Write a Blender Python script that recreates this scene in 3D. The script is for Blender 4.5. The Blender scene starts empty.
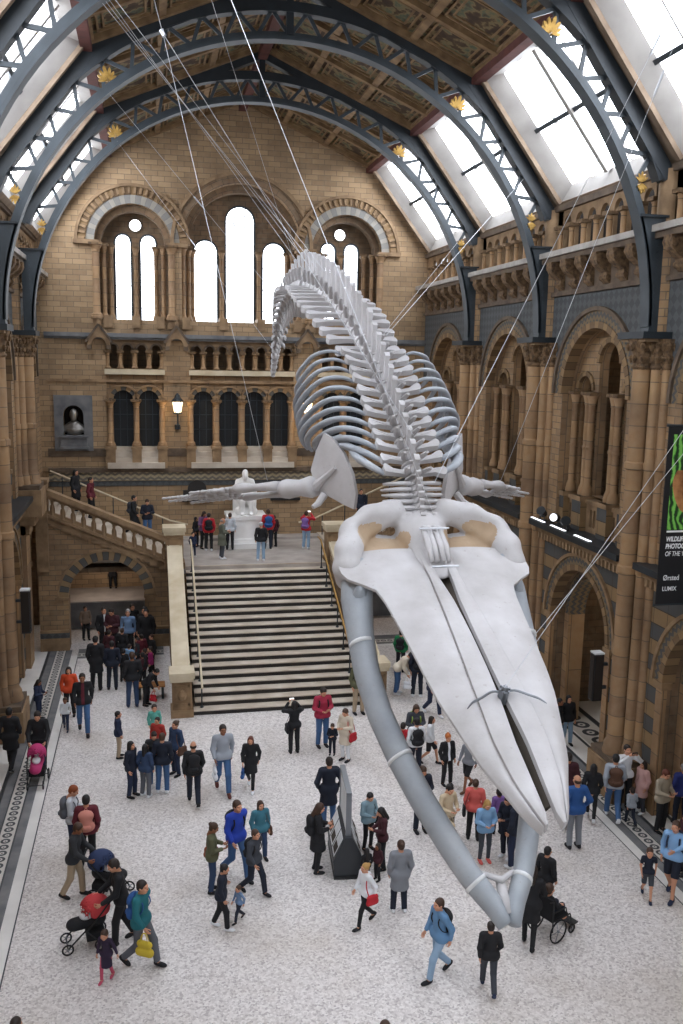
import bpy, math, random
import numpy as np
from mathutils import Vector, Matrix
from mathutils.geometry import tessellate_polygon

random.seed(7)
PI = math.pi
scene = bpy.context.scene
col = scene.collection
C = 4.1            # x of the hall's long axis; the camera stands at x = 0, y = 0, z = 11.4

# ------------------------------------------------------------------ materials
def lin(h):
    h = h.lstrip('#')
    out = []
    for i in (0, 2, 4):
        v = int(h[i:i+2], 16) / 255
        out.append(v/12.92 if v <= .04045 else ((v+.055)/1.055)**2.4)
    return (*out, 1)

MATS = {}
class NT:
    def __init__(s, m):
        s.t = m.node_tree; s.n = s.t.nodes; s.l = s.t.links
        s.b = s.n['Principled BSDF']
    def new(s, typ, **kw):
        nd = s.n.new(typ)
        for k, v in kw.items():
            setattr(nd, k, v)
        return nd
    def link(s, a, b): s.l.new(a, b)
    def math(s, op, a, b=None, c=None):
        nd = s.n.new('ShaderNodeMath'); nd.operation = op
        for i, v in enumerate((a, b, c)):
            if v is None: continue
            if isinstance(v, (int, float)): nd.inputs[i].default_value = v
            else: s.l.new(v, nd.inputs[i])
        return nd.outputs[0]
    def mix(s, fac, a, b, mode='MIX'):
        nd = s.n.new('ShaderNodeMix'); nd.data_type = 'RGBA'; nd.blend_type = mode
        for sock, v in ((nd.inputs[0], fac), (nd.inputs[6], a), (nd.inputs[7], b)):
            if isinstance(v, (int, float)): sock.default_value = v
            elif isinstance(v, tuple): sock.default_value = v
            else: s.l.new(v, sock)
        return nd.outputs[2]
    def ramp(s, fac, stops):
        nd = s.n.new('ShaderNodeValToRGB')
        e = nd.color_ramp.elements
        while len(e) < len(stops): e.new(.5)
        for el, (p, c) in zip(e, stops):
            el.position = p; el.color = c
        s.l.new(fac, nd.inputs[0])
        return nd.outputs[0]
    def noise(s, vec, scale, detail=3):
        nd = s.n.new('ShaderNodeTexNoise')
        nd.inputs['Scale'].default_value = scale; nd.inputs['Detail'].default_value = detail
        if vec is not None: s.l.new(vec, nd.inputs['Vector'])
        return nd.outputs[0]
    def uv(s): return s.n.new('ShaderNodeTexCoord').outputs['UV']
    def obj(s): return s.n.new('ShaderNodeTexCoord').outputs['Object']

def mat(name, hexcol, rough=.7, metal=0.0, build=None):
    m = bpy.data.materials.new(name); m.use_nodes = True
    b = m.node_tree.nodes['Principled BSDF']
    b.inputs['Base Color'].default_value = lin(hexcol)
    b.inputs['Roughness'].default_value = rough
    b.inputs['Metallic'].default_value = metal
    if build: build(NT(m))
    MATS[name] = m
    return m

def noisy(c1, c2, scale=3.0, bump=0.0):
    def f(t):
        o = t.obj()
        n = t.noise(o, scale, 4)
        t.link(t.ramp(n, [(.3, lin(c1)), (.7, lin(c2))]), t.b.inputs['Base Color'])
        if bump:
            bp = t.new('ShaderNodeBump'); bp.inputs['Strength'].default_value = bump
            bp.inputs['Distance'].default_value = .02
            t.link(t.noise(o, scale*6, 3), bp.inputs['Height']); t.link(bp.outputs[0], t.b.inputs['Normal'])
    return f

def bricky(c1, c2, mortar, w=.5, h=.2, stain='#3a3028', stain_amt=.5):
    def f(t):
        uv = t.uv()
        br = t.new('ShaderNodeTexBrick')
        br.inputs['Color1'].default_value = lin(c1); br.inputs['Color2'].default_value = lin(c2)
        br.inputs['Mortar'].default_value = lin(mortar)
        br.inputs['Scale'].default_value = 1.0
        br.inputs['Brick Width'].default_value = w; br.inputs['Row Height'].default_value = h
        br.inputs['Mortar Size'].default_value = .012; br.inputs['Bias'].default_value = 0.0
        t.link(uv, br.inputs['Vector'])
        o = t.obj()
        n = t.noise(o, .55, 5)
        n2 = t.noise(o, 5.0, 3)
        base = t.mix(t.math('MULTIPLY', n2, .45), br.outputs['Color'], lin('#ab9c84'))
        fac = t.math('MULTIPLY', t.ramp(n, [(.45, (0, 0, 0, 1)), (.75, (1, 1, 1, 1))]), stain_amt)
        t.link(t.mix(fac, base, lin(stain)), t.b.inputs['Base Color'])
        bp = t.new('ShaderNodeBump'); bp.inputs['Strength'].default_value = .3; bp.inputs['Distance'].default_value = .02
        t.link(t.math('SUBTRACT', 1.0, br.outputs['Fac']), bp.inputs['Height']); t.link(bp.outputs[0], t.b.inputs['Normal'])
    return f

def striped(period, c1, c2, mortar):
    """courses of buff and blue-grey terracotta, as the lower spandrels have"""
    def f(t):
        uv = t.uv(); sp = t.new('ShaderNodeSeparateXYZ'); t.link(uv, sp.inputs[0])
        v = t.math('FRACT', t.math('DIVIDE', sp.outputs[1], period))
        s = t.math('GREATER_THAN', v, .5)
        ln = t.math('LESS_THAN', t.math('FRACT', t.math('DIVIDE', sp.outputs[1], period/2)), .07)
        u = t.math('LESS_THAN', t.math('FRACT', t.math('DIVIDE', sp.outputs[0], .62)), .03)
        c = t.mix(s, lin(c1), lin(c2))
        c = t.mix(t.math('MULTIPLY', t.noise(t.obj(), 2.5, 4), .5), c, lin('#5a4a38'))
        t.link(t.mix(t.math('MAXIMUM', ln, u), c, lin(mortar)), t.b.inputs['Base Color'])
    return f

def diaper(c1, c2, size=.16):
    def f(t):
        uv = t.uv(); mp = t.new('ShaderNodeMapping'); mp.inputs['Rotation'].default_value = (0, 0, PI/4)
        t.link(uv, mp.inputs[0])
        ck = t.new('ShaderNodeTexChecker'); ck.inputs['Scale'].default_value = 1/size
        ck.inputs['Color1'].default_value = lin(c1); ck.inputs['Color2'].default_value = lin(c2)
        t.link(mp.outputs[0], ck.inputs[0])
        t.link(t.mix(t.math('MULTIPLY', t.noise(t.obj(), 3, 3), .4), ck.outputs[0], lin('#4a4238')), t.b.inputs['Base Color'])
    return f

def voussoir(c1, c2, mortar, step=.3):
    """stones laid around an arch: u runs along the arc"""
    def f(t):
        uv = t.uv(); sp = t.new('ShaderNodeSeparateXYZ'); t.link(uv, sp.inputs[0])
        k = t.math('DIVIDE', sp.outputs[0], step)
        alt = t.math('GREATER_THAN', t.math('FRACT', t.math('MULTIPLY', k, .5)), .5)
        j = t.math('LESS_THAN', t.math('FRACT', k), .08)
        c = t.mix(alt, lin(c1), lin(c2))
        c = t.mix(t.math('MULTIPLY', t.noise(t.obj(), 4, 3), .4), c, lin('#6d5a42'))
        t.link(t.mix(j, c, lin(mortar)), t.b.inputs['Base Color'])
    return f

def zigzag(c1, c2, step=.2):
    def f(t):
        uv = t.uv(); sp = t.new('ShaderNodeSeparateXYZ'); t.link(uv, sp.inputs[0])
        a = t.math('PINGPONG', t.math('DIVIDE', sp.outputs[0], step), .5)
        v = t.math('FRACT', t.math('ADD', t.math('MULTIPLY', a, .9), t.math('DIVIDE', sp.outputs[1], .22)))
        s = t.math('GREATER_THAN', v, .5)
        c = t.mix(s, lin(c1), lin(c2))
        t.link(t.mix(t.math('MULTIPLY', t.noise(t.obj(), 3, 3), .45), c, lin('#4c4033')), t.b.inputs['Base Color'])
    return f

def guilloche(width, period, dark, light):
    """chain of rings in a mosaic strip; u along the strip, v across it"""
    def f(t):
        uv = t.uv(); sp = t.new('ShaderNodeSeparateXYZ'); t.link(uv, sp.inputs[0])
        x = t.math('SUBTRACT', t.math('FRACT', t.math('DIVIDE', sp.outputs[0], period)), .5)
        y = t.math('DIVIDE', sp.outputs[1], period)
        r = t.math('SQRT', t.math('ADD', t.math('MULTIPLY', x, x), t.math('MULTIPLY', y, y)))
        ring = t.math('MULTIPLY', t.math('GREATER_THAN', r, .2), t.math('LESS_THAN', r, .42))
        dot = t.math('LESS_THAN', r, .08)
        t.link(t.mix(t.math('MAXIMUM', ring, dot), lin(light), lin(dark)), t.b.inputs['Base Color'])
    return f

def terrazzo(t):
    o = t.obj()
    v = t.new('ShaderNodeTexVoronoi'); v.inputs['Scale'].default_value = 26
    t.link(o, v.inputs['Vector'])
    sp = t.new('ShaderNodeSeparateColor'); t.link(v.outputs['Color'], sp.inputs[0])
    c = t.ramp(sp.outputs[0], [(0, lin('#aaa4a2')), (.25, lin('#c5bfbc')), (.6, lin('#d4cfcc')), (1, lin('#e2dedb'))])
    n = t.noise(o, .35, 4)
    st = t.ramp(n, [(.5, (0, 0, 0, 1)), (.72, (1, 1, 1, 1))])
    c = t.mix(t.math('MULTIPLY', st, .35), c, lin('#a3947f'))
    t.link(c, t.b.inputs['Base Color'])

def boney(c1, c2, c3):
    def f(t):
        o = t.obj()
        c = t.ramp(t.noise(o, 1.6, 5), [(.3, lin(c1)), (.6, lin(c2)), (.75, lin(c3))])
        sc = t.new('ShaderNodeTexNoise'); sc.inputs['Scale'].default_value = 14; t.link(o, sc.inputs['Vector'])
        c = t.mix(t.ramp(sc.outputs[0], [(.68, (0, 0, 0, 1)), (.76, (.35, .35, .35, 1))]), c, lin('#8c8078'))
        t.link(c, t.b.inputs['Base Color'])
        bp = t.new('ShaderNodeBump'); bp.inputs['Strength'].default_value = .25; bp.inputs['Distance'].default_value = .03
        t.link(t.noise(o, 9, 5), bp.inputs['Height']); t.link(bp.outputs[0], t.b.inputs['Normal'])
    return f

def painted_panel(t):
    """the ceiling's painted plant panels: dark ground, dull green and ochre foliage, one plant per panel"""
    o = t.obj()
    n = t.noise(o, 2.4, 6)
    c = t.ramp(n, [(.38, lin('#3a2a1e')), (.48, lin('#4a3826')), (.53, lin('#7a6a48')), (.6, lin('#565c48')), (.7, lin('#3c2c20'))])
    t.link(c, t.b.inputs['Base Color'])

def emit(name, hexcol, strength):
    m = bpy.data.materials.new(name); m.use_nodes = True
    b = m.node_tree.nodes['Principled BSDF']
    b.inputs['Base Color'].default_value = (.8, .8, .8, 1)
    b.inputs['Emission Color'].default_value = lin(hexcol)
    b.inputs['Emission Strength'].default_value = strength
    MATS[name] = m
    return m

mat('brick', '#a58a64', .85, build=bricky('#a17d54', '#7d5f41', '#524334'))
mat('brick_pale', '#b39a76', .85, build=bricky('#b0906a', '#8d7050', '#655541', .55, .22, '#5b4937', .55))
mat('brick_dark', '#6b543c', .9, build=bricky('#7d5d40', '#5e4630', '#3c3026', .5, .22))
mat('shaft', '#a8855a', .75, build=bricky('#a27c51', '#7c5a3c', '#4d3b2a', 3.0, .55, '#44342a', .7))
mat('stone', '#a38762', .8, build=noisy('#735c43', '#9d8262', 2.2, .3))
mat('stone_dark', '#6f5c46', .85, build=noisy('#4c4036', '#70604f', 2.5, .3))
mat('stone_pale', '#d2c2a4', .7, build=noisy('#b5a587', '#cfc3aa', 1.5))
mat('cornice', '#b9b2a6', .7, build=noisy('#928c84', '#b4afa8', 2.0))
mat('capital', '#8a6c48', .85, build=noisy('#453527', '#84694a', 9.0, .8))
mat('grey_stone', '#6a6c70', .75, build=noisy('#5a5c60', '#7c7c7c', 2.0))
mat('banded', '#8d7658', .85, build=striped(.82, '#917652', '#454c50', '#3e362d'))
mat('spandrel', '#4d555c', .85, build=diaper('#565b5e', '#474b4e', .2))
mat('archivolt', '#8a7250', .85, build=voussoir('#8d7250', '#6f583f', '#4c3e30', .26))
mat('archivolt_dark', '#6c6457', .85, build=zigzag('#7c6a4f', '#4e5050', .2))
mat('archivolt_grey', '#7d8084', .8, build=voussoir('#99968d', '#828280', '#6f6d6a', .22))
mat('archivolt_band', '#8d7a5a', .85, build=voussoir('#8f7757', '#4a4f51', '#40382f', .22))
mat('frieze', '#9a8258', .85, build=zigzag('#c6b898', '#857f74', .34))
mat('iron', '#3e464c', .5, .05, noisy('#30373c', '#424a50', 1.5))
mat('iron_dark', '#23292e', .5, .05, noisy('#1e2428', '#2b3238', 1.5))
mat('gold', '#b8924a', .4, .6, noisy('#8e6c30', '#cda75c', 6))
mat('ceiling_wood', '#7b6246', .8, build=noisy('#6a5238', '#8d7250', 3))
mat('ceiling_panel', '#4a3a28', .85, build=painted_panel)
mat('beam_red', '#4d2620', .8, build=noisy('#42201a', '#5a2e26', 3))
mat('reveal_wood', '#7d6a58', .8, build=noisy('#6c5a49', '#8f7c68', 2))
mat('window_white', '#d8d4d0', .6, build=noisy('#98948f', '#aaa6a1', 1.5))
mat('lead', '#3b4248', .6, .3)
emit('sky_glass', '#eef4ff', 5.5)
emit('sky_glass_lancet', '#eef3fb', 3.0)
mat('dark_glass', '#1a2026', .6, build=noisy('#0c1013', '#171d22', .6))
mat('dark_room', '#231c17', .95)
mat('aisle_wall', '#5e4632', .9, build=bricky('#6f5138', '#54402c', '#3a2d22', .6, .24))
mat('terrazzo', '#c4bebb', .55, build=terrazzo)
mat('marble_white', '#dcdad6', .45, build=noisy('#d0ceca', '#e6e4e0', 1.2))
mat('marble_black', '#2f3438', .45, build=noisy('#272c30', '#3c4146', 3))
mat('mosaic_chain', '#888888', .5, build=guilloche(.36, .27, '#34383c', '#c4c1bb'))
mat('mosaic_ring', '#888888', .5, build=guilloche(.9, .62, '#26292c', '#bdb8b0'))
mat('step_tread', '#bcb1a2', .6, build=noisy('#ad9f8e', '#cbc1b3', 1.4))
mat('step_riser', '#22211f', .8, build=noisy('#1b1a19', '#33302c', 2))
mat('landing_stone', '#a8a099', .55, build=noisy('#989089', '#b6afa8', 1.5))
mat('bone', '#d9d8d8', .62, build=boney('#a9a6a5', '#bcbabb', '#c6c5c6'))
mat('bone_grey', '#aab0b6', .6, build=boney('#8e959c', '#a3a9af', '#b2b6bb'))
mat('bone_tan', '#b39d83', .7, build=boney('#9c846a', '#b39d83', '#c9b8a2'))
mat('rib_shaded', '#b2b6bb', .6, build=boney('#8f949b', '#a1a6ac', '#afb3b7'))  # same bone as the rest; greyed colour stands in for shade on the ribs
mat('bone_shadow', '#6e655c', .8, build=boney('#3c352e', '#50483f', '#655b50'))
mat('cable', '#c9ccd0', .35, .7)
mat('cable_dark', '#83878c', .35, .7)
mat('statue_marble', '#f0efed', .5, build=noisy('#e6e5e2', '#f6f5f3', 1.5))
mat('bronze', '#2a2725', .45, .2)
mat('bust_bronze', '#8a8782', .3, .7)
mat('black_paint', '#16181b', .5)
mat('brass', '#b58f52', .35, .7)
mat('wood_bench', '#a8703c', .5, build=noisy('#93602f', '#b9834a', 3))
mat('display_white', '#e4e6e8', .5)
mat('display_dark', '#2b2f34', .45)
mat('display_panel', '#d4d6d7', .5, build=noisy('#c6c9ca', '#dfe1e2', 3))
mat('metal', '#8b9096', .3, .8)
mat('rubber', '#15161a', .8)
mat('banner_black', '#101216', .6)
mat('banner_text', '#eceef0', .6)
def grassy(t):
    o = t.obj()
    w = t.new('ShaderNodeTexWave'); w.inputs['Scale'].default_value = 2.2; w.inputs['Distortion'].default_value = 9
    w.inputs['Detail'].default_value = 4; t.link(o, w.inputs['Vector'])
    t.link(t.ramp(w.outputs[0], [(.2, lin('#183016')), (.5, lin('#3f8a2c')), (.85, lin('#7cc056'))]), t.b.inputs['Base Color'])
mat('banner_green', '#4c9838', .6, build=grassy)
mat('banner_fur', '#a0693a', .7, build=noisy('#7a4a26', '#b98350', 5))
emit('lamp_glow', '#ffd9a4', 2.2)
emit('spot_face', '#f4f8ff', 1.2)
emit('warm_bulb', '#ffb061', 8.0)

# ------------------------------------------------------------------ mesh builder
class MB:
    def __init__(s):
        s.v = []; s.f = []; s.m = []; s.uv = {}
    def add(s, pts, faces, mi=0, uvs=None):
        o = len(s.v); s.v.extend(tuple(p) for p in pts)
        for i, f in enumerate(faces):
            if uvs is not None: s.uv[len(s.f)] = uvs[i]
            s.f.append(tuple(o+k for k in f)); s.m.append(mi)
    def box(s, x0, x1, y0, y1, z0, z1, mi=0):
        x0, x1 = min(x0, x1), max(x0, x1); y0, y1 = min(y0, y1), max(y0, y1)
        p = [(x0, y0, z0), (x1, y0, z0), (x1, y1, z0), (x0, y1, z0), (x0, y0, z1), (x1, y0, z1), (x1, y1, z1), (x0, y1, z1)]
        s.add(p, [(0, 3, 2, 1), (4, 5, 6, 7), (0, 1, 5, 4), (1, 2, 6, 5), (2, 3, 7, 6), (3, 0, 4, 7)], mi)
        return s
    def obox(s, a, b, w, h, mi=0, up=(0, 0, 1)):
        """bar of section w x h from a to b"""
        a, b = Vector(a), Vector(b); t = (b-a).normalized(); u = Vector(up)
        if abs(t.dot(u)) > .98: u = Vector((0, 1, 0))
        r = t.cross(u).normalized()*w/2; q = r.cross(t).normalized()*h/2
        p = [a-r-q, a+r-q, a+r+q, a-r+q, b-r-q, b+r-q, b+r+q, b-r+q]
        s.add(p, [(0, 3, 2, 1), (4, 5, 6, 7), (0, 1, 5, 4), (1, 2, 6, 5), (2, 3, 7, 6), (3, 0, 4, 7)], mi)
        return s
    def lathe(s, cx, cy, prof, n=12, mi=0, cap=True):
        o = len(s.v)
        for r, z in prof:
            for k in range(n):
                a = 2*PI*k/n; s.v.append((cx+r*math.cos(a), cy+r*math.sin(a), z))
        for j in range(len(prof)-1):
            r = max(prof[j][0], prof[j+1][0])
            for k in range(n):
                k2 = (k+1) % n
                s.uv[len(s.f)] = [(k/n*2*PI*r, prof[j][1]), ((k+1)/n*2*PI*r, prof[j][1]), ((k+1)/n*2*PI*r, prof[j+1][1]), (k/n*2*PI*r, prof[j+1][1])]
                s.f.append((o+j*n+k, o+j*n+k2, o+(j+1)*n+k2, o+(j+1)*n+k)); s.m.append(mi)
        if cap:
            s.f.append(tuple(o+k for k in reversed(range(n)))); s.m.append(mi)
            s.f.append(tuple(o+(len(prof)-1)*n+k for k in range(n))); s.m.append(mi)
        return s
    def tube(s, path, rad, n=8, mi=0, flat=1.0, up=None, cap=True):
        """tube along path; rad a number or list; flat squashes the section along its second axis"""
        P = [Vector(p) for p in path]; N = len(P)
        R = [rad]*N if isinstance(rad, (int, float)) else list(rad)
        F = [flat]*N if isinstance(flat, (int, float)) else list(flat)
        t0 = (P[1]-P[0]).normalized()
        u = Vector(up) if up is not None else (Vector((0, 0, 1)) if abs(t0.z) < .9 else Vector((1, 0, 0)))
        o = len(s.v); L = 0; prev = None
        for i in range(N):
            t = (P[min(i+1, N-1)]-P[max(i-1, 0)]).normalized()
            a = t.cross(u)
            if a.length < 1e-5: a = t.cross(Vector((0, 1, 0)))
            a.normalize(); b = a.cross(t).normalized()
            if up is None: u = b
            for k in range(n):
                an = 2*PI*k/n
                s.v.append(tuple(P[i]+a*R[i]*math.cos(an)+b*R[i]*F[i]*math.sin(an)))
        for i in range(N-1):
            for k in range(n):
                k2 = (k+1) % n
                s.f.append((o+i*n+k, o+i*n+k2, o+(i+1)*n+k2, o+(i+1)*n+k)); s.m.append(mi)
        if cap:
            s.f.append(tuple(o+k for k in reversed(range(n)))); s.m.append(mi)
            s.f.append(tuple(o+(N-1)*n+k for k in range(n))); s.m.append(mi)
        return s
    def prism(s, poly, M, d0, d1, mi=0, holes=(), front=True, back=True, mi_side=None):
        """2-D polygon (with holes) from depth d0 to depth d1 through mapping M(u, v, d)"""
        loops = [list(poly)]+[list(h) for h in holes]
        tris = tessellate_polygon([[Vector((u, v, 0)) for u, v in l] for l in loops])
        flat = [p for l in loops for p in l]
        ms = mi if mi_side is None else mi_side
        if front: s.add([M(u, v, d0) for u, v in flat], [tuple(t) for t in tris], mi, [[flat[i] for i in t] for t in tris])
        if back: s.add([M(u, v, d1) for u, v in flat], [tuple(reversed(t)) for t in tris], mi, [[flat[i] for i in reversed(t)] for t in tris])
        if d0 != d1:
            for l in loops:
                n = len(l); o = len(s.v)
                for u, v in l: s.v.append(tuple(M(u, v, d0)))
                for u, v in l: s.v.append(tuple(M(u, v, d1)))
                acc = 0
                for i in range(n):
                    j = (i+1) % n; ln = math.dist(l[i], l[j])
                    s.uv[len(s.f)] = [(acc, d0), (acc+ln, d0), (acc+ln, d1), (acc, d1)]; acc += ln
                    s.f.append((o+i, o+j, o+n+j, o+n+i)); s.m.append(ms)
        return s
    def arc(s, M, cu, cv, r0, r1, d0, d1, a0=0, a1=PI, n=20, mi=0):
        """arch ring between radii r0, r1, face at depth d0, back at d1"""
        for i in range(n):
            A, B = a0+(a1-a0)*i/n, a0+(a1-a0)*(i+1)/n
            def q(r, a, d): return M(cu+r*math.cos(a), cv+r*math.sin(a), d)
            ua, ub = A*(r0+r1)/2, B*(r0+r1)/2
            uv = [(ua, r0), (ua, r1), (ub, r1), (ub, r0)]
            s.add([q(r0, A, d0), q(r1, A, d0), q(r1, B, d0), q(r0, B, d0)], [(0, 1, 2, 3)], mi, [uv])
            e = abs(d1-d0)
            s.add([q(r0, A, d0), q(r0, B, d0), q(r0, B, d1), q(r0, A, d1)], [(0, 1, 2, 3)], mi, [[(ua, 0), (ub, 0), (ub, e), (ua, e)]])
            s.add([q(r1, A, d0), q(r1, B, d0), q(r1, B, d1), q(r1, A, d1)], [(0, 1, 2, 3)], mi, [[(ua, 0), (ub, 0), (ub, e), (ua, e)]])
        for A in (a0, a1):
            s.add([M(cu+r*math.cos(A), cv+r*math.sin(A), d) for r, d in ((r0, d0), (r1, d0), (r1, d1), (r0, d1))], [(0, 1, 2, 3)], mi)
        return s
    def mesh(s, name, mats, smooth=False):
        me = bpy.data.meshes.new(name)
        me.from_pydata(s.v, [], s.f)
        for m in mats: me.materials.append(MATS[m] if isinstance(m, str) else m)
        if len(mats) > 1: me.polygons.foreach_set('material_index', s.m)
        nl = len(me.loops)
        if nl:
            V = np.array(s.v, dtype=np.float64)
            li = np.empty(nl, np.int32); me.loops.foreach_get('vertex_index', li)
            nf = len(me.polygons)
            st = np.empty(nf, np.int32); tot = np.empty(nf, np.int32); nor = np.empty(nf*3)
            me.polygons.foreach_get('loop_start', st); me.polygons.foreach_get('loop_total', tot); me.polygons.foreach_get('normal', nor)
            nor = np.abs(nor.reshape(-1, 3)); ax = np.argmax(nor, 1)
            lax = np.repeat(ax, tot)
            P = V[li]
            U = np.where(lax == 0, P[:, 1], P[:, 0]); W = np.where(lax == 2, P[:, 1], P[:, 2])
            uv = np.stack([U, W], 1)
            for fi, q in s.uv.items():
                a = st[fi]
                for k, c in enumerate(q): uv[a+k] = c
            lay = me.uv_layers.new(name='UVMap')
            lay.data.foreach_set('uv', uv.astype(np.float32).ravel())
        if smooth:
            me.polygons.foreach_set('use_smooth', [True]*len(me.polygons))
            if smooth == 'auto':
                try: me.set_sharp_from_angle(angle=math.radians(42))
                except Exception: pass
        me.update()
        return me
    def build(s, name, mats, parent=None, smooth=False):
        if isinstance(mats, str): mats = [mats]
        o = bpy.data.objects.new(name, s.mesh(name, mats, smooth)); col.objects.link(o)
        if parent is not None: o.parent = parent
        return o

def tag(o, label=None, cat=None, group=None, kind=None):
    if label: o['label'] = label
    if cat: o['category'] = cat
    if group: o['group'] = group
    if kind: o['kind'] = kind
    return o
def empty(name, loc=(0, 0, 0), label=None, cat=None, group=None, kind=None):
    o = bpy.data.objects.new(name, None); col.objects.link(o); o.location = loc
    o.empty_display_size = .1
    return tag(o, label, cat, group, kind)
def put(mesh, name, parent=None, M=None, mats=None):
    o = bpy.data.objects.new(name, mesh); col.objects.link(o)
    if parent is not None: o.parent = parent
    if M is not None: o.matrix_local = M
    if mats:
        for i, m in enumerate(mats):
            if m is None: continue
            o.material_slots[i].link = 'OBJECT'; o.material_slots[i].material = m
    return o
def cat_rom(pts, per=6):
    P = [Vector(p) for p in pts]; out = []
    for i in range(len(P)-1):
        a, b, c, d = P[max(i-1, 0)], P[i], P[i+1], P[min(i+2, len(P)-1)]
        for k in range(per):
            t = k/per
            out.append(.5*((2*b)+(c-a)*t+(2*a-5*b+4*c-d)*t*t+(3*b-a-3*c+d)*t**3))
    out.append(P[-1]); return out
def lerp_tab(tab, x):
    for (a, p), (b, q) in zip(tab, tab[1:]):
        if x <= b:
            k = 0 if b == a else max(0, (x-a)/(b-a)); return p+(q-p)*k
    return tab[-1][1]
def arch_poly(cu, hw, bot, spring, n=14):
    """outline of a round-headed opening, from its bottom left, clockwise over the head"""
    return [(cu-hw, bot)]+[(cu-hw*math.cos(PI*k/n), spring+hw*math.sin(PI*k/n)) for k in range(n+1)]+[(cu+hw, bot)]
# ------------------------------------------------------------------ the hall
HW = 8.4                       # half width between the wall faces
YE = 40.6                      # end wall
PY = [7.8, 14.3, 20.8, 27.3, 33.8, YE]
Y0 = -6.0

def struct(name, label=None, parent=None):
    o = empty(name) if parent is None else empty(name)
    o['kind'] = 'structure'
    if label: o['label'] = label
    return o
def S(mb, name, mats, parent=None, smooth=False, label=None):
    o = mb.build(name, mats, parent, smooth)
    if parent is None: o['kind'] = 'structure'
    if label: o['label'] = label
    return o

# floor -------------------------------------------------------------
mb = MB(); mb.box(C-13.5, C+13.5, Y0, 46, -.3, 0)
S(mb, 'floor', 'terrazzo', label='pale speckled mosaic floor of the hall')
def strip(name, mats, quads, label, z=.004):
    m = MB()
    for (x0, x1, y0, y1, mi, along) in quads:
        zz = z+.001*mi
        uv = [(y0, x0-(x0+x1)/2), (y0, x1-(x0+x1)/2), (y1, x1-(x0+x1)/2), (y1, x0-(x0+x1)/2)] if along == 'y' else \
             [(x0, y0-(y0+y1)/2), (x1, y0-(y0+y1)/2), (x1, y1-(y0+y1)/2), (x0, y1-(y0+y1)/2)]
        m.add([(x0, y0, zz), (x1, y0, zz), (x1, y1, zz), (x0, y1, zz)], [(0, 1, 2, 3)], mi, [uv])
    return S(m, name, mats, label=label)
BM = ['marble_white', 'marble_black', 'mosaic_chain', 'grey_stone', 'mosaic_ring']
for nm, s in (('trim_1', -1), ('trim_2', 1)):
    b = lambda a: C+s*(6.95+a)
    q = []
    for a0, a1, mi in ((-.03, .0, 1), (0, .24, 0), (.24, .45, 3), (.45, .49, 1), (.49, .82, 2), (.82, .86, 1), (.86, 1.06, 3), (1.06, 1.16, 1), (1.16, 5.2, 0)):
        q.append((min(b(a0), b(a1)), max(b(a0), b(a1)), Y0, 35.3 if mi != 0 or a0 > 1 else 34.6, mi, 'y'))
    q.append((min(b(1.75), b(1.85)), max(b(1.75), b(1.85)), Y0, 35.3, 1, 'y'))
    if s > 0:
        q.append((C+8.85, C+9.75, Y0, 35.3, 4, 'y')); q.append((C+9.75, C+9.95, Y0, 35.3, 1, 'y'))
    else:
        q.append((C-9.75, C-8.85, Y0, 35.3, 4, 'y'))
    xa, xb = (C-6.95, C-3.7) if s < 0 else (C+3.7, C+6.95)
    for y0, y1, mi in ((33.95, 34.19, 0), (34.19, 34.4, 3), (34.4, 34.44, 1), (34.44, 34.8, 2), (34.8, 35.35, 3)):
        q.append((xa, xb, y0, y1, mi, 'x'))
    strip(nm, BM, q, 'black and white mosaic border along the %s arcade' % ('east' if s > 0 else 'west'))

# side walls ---------------------------------------------------------
def col_mesh(name, r, h, cap=.3, base=.25, n=12, ring=None):
    m = MB()
    pr = [(r*1.7, 0), (r*1.7, base*.35), (r*1.5, base*.45), (r*1.55, base*.6), (r*1.15, base*.85), (r, base)]
    if ring:
        for z in ring: pr += [(r, z-.06), (r*1.22, z-.04), (r*1.22, z+.04), (r, z+.06)]
    pr += [(r, h-cap), (r*1.25, h-cap+.03), (r*1.1, h-cap+.07), (r*1.75, h-.1), (r*1.75, h-.1)]
    m.lathe(0, 0, pr, n, 0, cap=False)
    w = r*1.9
    m.box(-w, w, -w, w, h-.1, h, 1)
    return m.mesh(name, ['shaft', 'capital'], 'auto')
COL_UP = col_mesh('column', .098, 3.1, .4, .35, 12, (1.45,))
COL_TINY = col_mesh('colonnette', .085, .78, .17, .12, 8)
COL_MID = col_mesh('column', .12, 2.05, .3, .25, 10)
COL_TALL = col_mesh('column', .15, 3.15, .38, .3, 12)
COL_SLIM = col_mesh('column', .09, 3.15, .34, .3, 10)

def bracket(m, M, u, v0, v1, w, dep, mi=0):
    """scrolled corbel bracket: S-profile in (d, v), width w along u"""
    H = v1-v0
    prof = [(0, 0), (-.12*dep, .02*H), (-.32*dep, .16*H), (-.30*dep, .36*H), (-.55*dep, .46*H), (-.85*dep, .60*H), (-1.0*dep, .78*H), (-dep, H), (0, H)]
    n = len(prof)
    pts = [M(u-w/2, v0+v, d) for d, v in prof]+[M(u+w/2, v0+v, d) for d, v in prof]
    f = [tuple(range(n)), tuple(range(2*n-1, n-1, -1))]+[(i, i+1, n+i+1, n+i) for i in range(n-1)]
    m.add(pts, f, mi)
    c1 = [(-.22*dep, .2*H, .1*H), (-.8*dep, .82*H, .14*H)]
    for d, v, r in c1:
        k = 8
        p = [M(u-w*.62, v0+v+r*math.sin(2*PI*j/k), d+r*math.cos(2*PI*j/k)*.9) for j in range(k)]+[M(u+w*.62, v0+v+r*math.sin(2*PI*j/k), d+r*math.cos(2*PI*j/k)*.9) for j in range(k)]
        m.add(p, [tuple(range(k)), tuple(range(2*k-1, k-1, -1))]+[(j, (j+1) % k, k+(j+1) % k, k+j) for j in range(k)], mi)

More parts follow.
